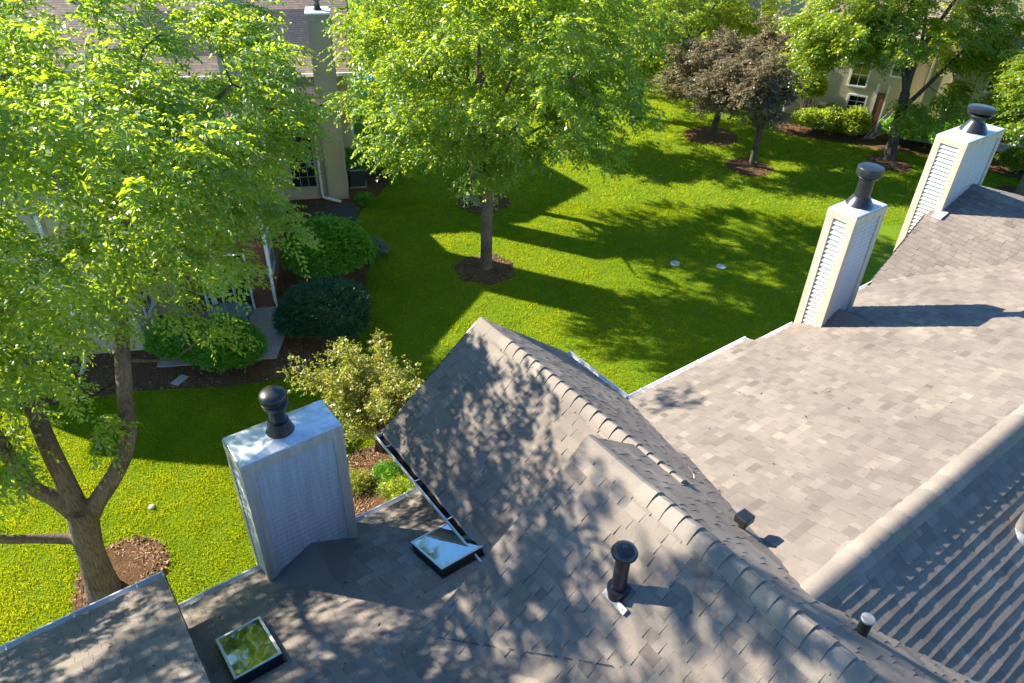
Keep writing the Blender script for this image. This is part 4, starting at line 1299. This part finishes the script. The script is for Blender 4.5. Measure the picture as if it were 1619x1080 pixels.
# patio wing
gable_wing(H1, -6.5, -0.13, 0.25, 9.0, 3.2, 0.35, 'x', h1, 'stucco', 'roofgrey')
mb = MB(); mb.box(H1, -2.6, -0.1, 0.20, 0.30, 0, 2.5); mb.box(H1, -0.14, -0.09, 0.30, 4.5, 0, 2.5)
mb.build('brick_wall', M['brick'], h1)
mb = MB(); d0 = 0.17
Fd = H1
x0, x1, z0, z1 = -1.98, -0.62, 0.06, 2.0
fr = .06
mb.box(Fd, x0, x0 + fr, d0 - .06, d0 + .02, z0, z1); mb.box(Fd, x1 - fr, x1, d0 - .06, d0 + .02, z0, z1); mb.box(Fd, x0 + fr, x1 - fr, d0 - .06, d0 + .02, z1 - fr, z1); mb.box(Fd, x0 + fr, x1 - fr, d0 - .07, d0 + .02, z0, z0 + fr)
for t in (.36, .62): mb.box(Fd, x0 + (x1 - x0) * t - .022, x0 + (x1 - x0) * t + .022, d0 - .04, d0 + .02, z0 + fr, z1 - fr)
dr = mb.build('sliding_door', M['white'], h1)
mb = MB(); mb.box(Fd, x0 + fr, x1 - fr, d0 + .0, d0 + .012, z0 + fr, z1 - fr); mb.build('pane', M['glass'], dr)
mb = MB(); mb.prism(Fd, [(x0 + .16, z0 + .1), (x0 + .34, z0 + .1), (x0 + .22, z1 - .1), (x0 + .1, z1 - .1)], d0 - .012, d0 - .004); mb.build('curtain', M['curtain'], dr)
Fside = Fr(H1((-0.09, 0.3, 0)), E2, -E1)
window(Fside, 0.55, 1.5, 0.75, 2.1, h1, 0.0, 2, 1)
mb = MB(); p = [H1((0.0, 0.12, 3.1)), H1((0.0, 0.12, 0.35)), H1((0.05, 0.02, 0.14)), H1((0.52, -0.22, 0.10))]
mb.tube(p, 0.05, 8); mb.build('downspout', M['white'], h1, smooth=True)
# siding wing nearer the lawn
gable_wing(H1, -9.5, -3.4, -1.5, 5.0, 4.5, 0.55, 'y', h1, 'beige', 'roofgrey')
mb = MB(); mb.box(H1, -3.47, -3.38, -1.53, -1.44, 0, 4.5); mb.box(H1, -4.86, -4.80, -1.525, -1.495, 0, 4.5); mb.build('corner_board', M['trim'], h1)
Fs2 = Fr(H1((-3.38, -1.5, 0)), E2, -E1)
window(Fs2, 0.5, 1.4, 0.7, 1.9, h1, 0, 2, 2)
mb = MB(); mb.tube([H1((-4.9, -1.58, 4.4)), H1((-4.9, -1.58, 0.4)), H1((-4.92, -1.75, 0.15)), H1((-4.85, -2.45, 0.09))], 0.05, 8); mb.build('downspout', M['white'], h1, smooth=True)
# arched window wing
gable_wing(H1, -5.0, 1.50, 7.95, 15.5, 3.75, 0.62, 'x', h1, 'stucco', 'roofgrey', oh=0.3)
F3 = Fr(H1((0, 7.95, 0)), E1, E2)
window(F3, 0.15, 1.15, 0.5, 2.6, h1, 0, 3, 5, 'trim')
mb = MB(); n = 12; pts = [(0.65 + .5 * math.cos(t), 2.62 + .72 * math.sin(t)) for t in np.linspace(0, math.pi, n)]
mb.prism(F3, pts, -.012, -.004); gl = mb.build('arched_window', M['glass'], h1)
mb = MB()
for t in (R(45), R(90), R(135)):
    mb.tube([F3((0.65, -.02, 2.63)), F3((0.65 + .47 * math.cos(t), -.02, 2.63 + .68 * math.sin(t)))], .012, 5)
mb.tube([F3((x, -.02, z)) for x, z in pts], .03, 6)
mb.build('window_frame', M['trim'], gl)
mb = MB(); mb.tube([F3((1.25, -.36, 3.62)), F3((1.25, -.30, 3.5)), F3((1.25, -.06, 3.35)), F3((1.25, -.06, .3)), F3((1.28, -.12, .12)), F3((1.95, -.5, .08))], .055, 8); mb.build('downspout', M['white'], h1, smooth=True)
# its tall chimney chase
mb = MB(); mb.box(H1, 1.52, 2.25, 7.8, 8.7, 0, 6.75)
ch = mb.build('chimney', M['beige'], h1)
mb = MB()
for (u0, u1) in ((1.5, 1.6), (2.17, 2.27)):
    for (w0, w1) in ((7.78, 7.88), (8.62, 8.72)): mb.box(H1, u0, u1, w0, w1, 0, 6.6)
mb.box(H1, 1.495, 2.275, 7.775, 8.725, 6.6, 6.8); mb.build('corner_trim', M['trim'], ch)
mb = MB(); mb.box(H1, 1.46, 2.31, 7.74, 8.76, 6.8, 6.86); mb.build('chimney_cap', M['white'], ch)
mb = MB(); mb.lathe(H1((1.88, 8.25, 6.86)), [(.16, 0), (.1, .1), (.1, .3), (.18, .32), (.18, .45), (.03, .5)]); mb.build('flue_pipe', M['black'], ch, smooth=True)
gable_wing(H1, -9.0, 2.6, 9.2, 18.0, 4.6, 0.5, 'x', h1, 'stucco', 'roofbrown')
mb = MB(); mb.box(H1, -1.2, -0.3, 5.3, 6.9, 0, 8.1); ch = mb.build('chimney', M['beige'], h1)  # hidden chimney added for the shadow band on the lawn, widened to darken a gap
mb = MB(); mb.box(H1, -1.24, -0.26, 5.26, 6.94, 8.1, 8.2); mb.build('chimney_cap', M['white'], ch)

h2 = empty('townhouse', (19, 37, 0), 'beige townhouse with white windows behind the lime green trees', 'townhouse')
U2 = np.array([.906, -.423, 0]); V2 = np.array([.423, .906, 0])
H2 = Fr((15, 38, 0), U2, V2)
gable_wing(H2, -1.3, 16, 0, 9, 4.75, 0.55, 'x', h2, 'stucco', 'roofbrown', oh=0.3)
window(H2, 1.55, 2.45, 0.5, 1.66, h2, 0, 2, 4, fr=.08)
window(H2, 1.35, 2.25, 2.0, 3.2, h2, 0, 2, 2, fr=.08)
window(H2, -0.75, 0.25, 1.7, 2.9, h2, 0, 2, 2, fr=.08)
window(H2, 3.1, 3.9, 2.7, 3.8, h2, 0, 2, 2, fr=.08)
window(H2, 7.2, 8.3, 2.6, 3.7, h2, 0, 2, 2, fr=.08)
window(H2, 8.4, 9.5, 2.6, 3.7, h2, 0, 2, 2, fr=.08)
window(H2, 7.4, 9.2, 0.4, 1.7, h2, 0, 3, 1, fr=.08)
mb = MB(); mb.box(H2, 2.85, 3.2, -.06, .02, 0, 1.9); mb.build('brick_wall', M['brick'], h2)
mb = MB(); mb.box(H2, 2.72, 2.83, -.07, .02, 0, 2.3); mb.build('corner_board', M['white'], h2)
mb = MB(); mb.box(H2, 3.22, 3.30, -.07, .02, 0, 2.3); mb.build('corner_board', M['white'], h2)
mb = MB(); mb.box(H2, -1.33, -1.2, -.03, .05, 0, 4.7); mb.build('corner_board', M['white'], h2)
mb = MB(); mb.box(H2, 4.75, 5.8, -.55, .2, 0, 8.2); ch = mb.build('chimney', M['beige'], h2)
mb = MB(); mb.box(H2, 4.72, 4.82, -.58, -.48, 0, 8.1); mb.box(H2, 5.73, 5.83, -.58, -.48, 0, 8.1); mb.box(H2, 4.7, 5.85, -.6, .25, 8.1, 8.25); mb.build('corner_trim', M['trim'], ch)
mb = MB(); mb.tube([H2((-1.35, -.05, 4.6)), H2((-1.35, -.05, .3)), H2((-1.4, -.2, .1)), H2((-1.55, -.7, .08))], .05, 8); mb.build('downspout', M['white'], h2, smooth=True); mb = MB(); mb.tube([H2((5.95, -.06, 4.5)), H2((5.95, -.06, .3)), H2((6.0, -.5, .1)), H2((6.05, -1.2, .08))], .05, 8); mb.build('downspout', M['white'], h2, smooth=True)

H3 = Fr((20, 58, 0), (.95, -.31, 0), (.31, .95, 0))
h3 = empty('townhouse', (20, 58, 0), 'far townhouse with a slate grey roof at the top of the view', 'townhouse')
gable_wing(H3, -4, 14, 0, 9, 4.6, .7, 'x', h3, 'stucco', 'roofgrey'); gable_wing(H3, -8, -3.5, -3, 6, 4.2, .7, 'y', h3, 'trim', 'roofgrey')
window(H3, -1, 0.2, 2.6, 3.9, h3); window(H3, 3, 4.2, 2.6, 3.9, h3)
H4 = Fr((-3, 62, 0), (1, .05, 0), (-.05, 1, 0))
h4 = empty('townhouse', (-3, 62, 0), 'far townhouse hidden behind the crown of the middle lawn tree', 'townhouse')
gable_wing(H4, -9, 10, 0, 9, 4.6, .5, 'x', h4, 'stucco', 'roofgrey'); window(H4, -4, -2.8, 2.5, 3.8, h4); window(H4, 2, 3.2, 2.5, 3.8, h4)

# ------------------------------------------------------------------ small things
ac = empty('air_conditioner', (-6.5, 28.0, 0), 'grey air conditioner on a pad between two dark shrubs', 'air conditioner')
Fa = Fr((-6.5, 28.05, 0), E1, E2)
mb = MB(); mb.box(Fa, -.34, .34, -.34, .34, 0.0, .07); mb.build('pad', M['concrete'], ac, bevel=.01)
mb = MB(); mb.box(Fa, -.28, .28, -.28, .28, .072, .72)
for i in range(18): mb.box(Fa, -.288, .288, -.288, .288, .11 + i * .033, .125 + i * .033)
mb.build('louvre_body', M['hvac'], ac)
mb = MB(); mb.box(Fa, -.3, .3, -.3, .3, .722, .79); tp = mb.build('top_cover', M['hvactop'], ac, bevel=.02)
mb = MB(); mb.lathe(Fa((0, 0, .792)), [(.23, 0), (.23, .012), (.20, .014), (.05, .02), (.01, .02)]); mb.build('fan_grille', M['hvac'], tp)

tb = empty('patio_table', tuple(H1((-1.15, -1.0, 0.05))), 'oval glass topped table on the patio outside the sliding door', 'table')
o = H1((-1.15, -1.0, 0.05)); S = np.array([[E1[0] * .68, E2[0] * .52, 0], [E1[1] * .68, E2[1] * .52, 0], [0, 0, 1]])
mb = MB(); mb.lathe(o, [(.98, .685), (1.0, .69), (1.0, .705), (.97, .71), (.05, .71)], 32, tilt=S); mb.build('table_top', M['tglass'], tb, smooth=False)
mb = MB(); mb.lathe(o, [(1.005, .675), (1.03, .69), (1.03, .70), (1.004, .716)], 32, tilt=S, cap=False); mb.build('rim', M['hvac'], tb)
for sx in (-1, 1):
    for sy in (-1, 1):
        mb = MB(); mb.tube([o + E1 * sx * .45 + E2 * sy * .33, o + E1 * sx * .38 + E2 * sy * .28 + ZD * .68], .02, 6); mb.build('leg', M['hvac'], tb)

mb = MB(); Fc = Fr((-8.3, 39.5, 0), (1, 0, 0), (0, 1, 0))
mb.prism(Fc, [(-.6, 0), (.6, 0), (.62, .7), (.45, 1.05), (-.4, 1.1), (-.62, .75)], -.3, .3)
tag(mb.build('covered_grill', M['blue'], bevel=.06), 'blue covered grill seen between the left house and the lawn tree', 'grill')
mb = MB(); mb.slab([(-9.0, 14.98, .045), (-8.78, 14.9, .045), (-8.62, 15.28, .045), (-8.84, 15.36, .045)], .05)
tag(mb.build('stepping_stone', M['concrete'], bevel=.008), 'small flat slab in the shaded mulch at the lawn edge', 'stepping stone')
for (x, y, s, lab) in ((-7.73, 10.76, .07, 'pale stone lying in the sunlit grass near the forked tree'), (-5.0, 19.3, .04, 'pale pebble at the mulch edge by the round shrub')):
    mb = MB(); mb.lathe((x, y, 0.0), [(s, 0.02), (s * 1.05, s * .5), (s * .7, s * .9), (s * .2, s)], 9); tag(mb.build('stone', M['stone'], smooth=True), lab, 'stone')
for (x, y, lab) in ((7.12, 22.22, 'round drain lid in the lawn right of the tree shadow'), (5.55, 22.34, 'small pale drain lid in the lawn left of the larger one')):
    mb = MB(); mb.lathe((x, y, 0), [(.17, .0), (.17, .05), (.15, .055), (.01, .055)], 20); tag(mb.build('drain_lid', M['hvactop'], smooth=False), lab, 'drain lid')
# exposed roots / twigs by the second tree
r = random.Random(4)
mb = MB()
for k in range(14):
    t = r.uniform(2.2, 5.4); ln = r.uniform(.5, 1.2); c = np.array([-1.8, 26.95, .04])
    p = [c, c + np.array([math.cos(t) * ln * .5, math.sin(t) * ln * .5, .10 + .06 * r.random()]), c + np.array([math.cos(t + .3) * ln, math.sin(t + .3) * ln, .05])]
    mb.tube(p, [.03, .022, .008], 5)
tag(mb.build('root_tangle', M['twig'], smooth=True), 'tangle of pale exposed roots at the foot of the second shade tree', 'roots')
# dead branch by the beige house
mb = MB(); b0 = np.array([16.9, 35.3, .1])
for k in range(9):
    d = np.array([r.uniform(.6, 1.6), r.uniform(-.2, .3), r.uniform(.7, 1.5)]); s = b0 + np.array([r.uniform(-.1, .5), 0, 0])
    mb.tube([s, s + d * .5 + np.array([0, 0, .08]), s + d], [.028, .018, .006], 5)
tag(mb.build('dead_branch', M['twig'], smooth=True), 'bare grey dead branches leaning in front of the beige house', 'branch')

# scattered fallen leaves on the low roofs and the grass
r = np.random.default_rng(77); n = 170
a = r.uniform(-3, 3.2, n); b = r.uniform(2.6, 6.1, n); ok = (b > 4.0) | (a < 2.0)
a, b = a[ok], b[ok]; z = np.where(a < 0.05, zK(a, b), zL(a, b)) + 0.02
P1 = a[:, None] * AD + b[:, None] * BD + z[:, None] * ZD
X = r.uniform(-11, 8, 150); Y = r.uniform(9, 24, 150); P2 = np.stack([X, Y, np.full(150, .06)], 1)
a3 = r.uniform(5.5, 11, 30); b3 = r.uniform(2, 5, 30); P3_ = a3[:, None] * AD + b3[:, None] * BD + (zM(a3, b3) + .018)[:, None] * ZD
P = np.concatenate([P1, P2, P3_]); n = len(P)
d = r.normal(size=(n, 3)) * np.array([1, 1, .25]); d = norm(d); w_ = norm(np.cross(d, ZD + .3 * r.normal(size=(n, 3))))
s_ = r.uniform(.010, .024, n)[:, None]
V = np.stack([P - d * s_, P - w_ * s_ * .5, P + d * s_, P + w_ * s_ * .5], 1).reshape(-1, 3)
tag(big_mesh('fallen_leaves', V, 4, M['chip'], None, r.random(n)), kind='stuff')

# ------------------------------------------------------------------ light, sky, camera
w = bpy.data.worlds.new('World'); SC.world = w; w.use_nodes = True
nt = w.node_tree; bg = nt.nodes['Background']
sk = nt.nodes.new('ShaderNodeTexSky'); sk.sky_type = 'NISHITA'; sk.sun_disc = False
sk.sun_elevation = R(32.0); sk.sun_rotation = math.atan2(-SUN[0], -SUN[1]); sk.altitude = 200; sk.air_density = 1.0; sk.dust_density = 0.25; sk.ozone_density = 3.0
tint = nt.nodes.new('ShaderNodeMix'); tint.data_type = 'RGBA'; tint.blend_type = 'MULTIPLY'; tint.inputs[0].default_value = 1
tint.inputs[7].default_value = (0.58, 0.86, 1.08, 1)
nt.links.new(sk.outputs[0], tint.inputs[6]); nt.links.new(tint.outputs[2], bg.inputs[0]); bg.inputs[1].default_value = 0.088

sl = bpy.data.lights.new('sun', 'SUN'); sl.energy = 5.0; sl.angle = R(0.6); sl.color = (1.0, 0.90, 0.74)
so = bpy.data.objects.new('sun', sl); COL.objects.link(so)
so.rotation_euler = Vector(SUN).to_track_quat('-Z', 'Y').to_euler()

cam = bpy.data.cameras.new('camera'); co = bpy.data.objects.new('camera', cam); COL.objects.link(co)
th, ro, fpx = R(35.644), R(1.908), 1161.28
fw = np.array([0, math.cos(th), -math.sin(th)]); r0 = np.array([1, 0, 0.]); u0 = np.cross(r0, fw)
rt = r0 * math.cos(ro) + u0 * math.sin(ro); up = np.cross(rt, fw)
mt = Matrix.Identity(4)
for i in range(3):
    mt[i][0] = rt[i]; mt[i][1] = up[i]; mt[i][2] = -fw[i]
mt[2][3] = 12.5
co.matrix_world = mt
cam.sensor_width = 36.0; cam.lens = 36.0 * fpx / 1619.0; cam.clip_end = 2000; cam.clip_start = 0.05
SC.camera = co
SC.view_settings.view_transform = 'Standard'; SC.view_settings.look = 'None'; SC.view_settings.gamma = 1.0
SC.view_settings.exposure = 1.68
SC.render.film_transparent = False
SC.cycles.max_bounces = 8; SC.cycles.transparent_max_bounces = 12
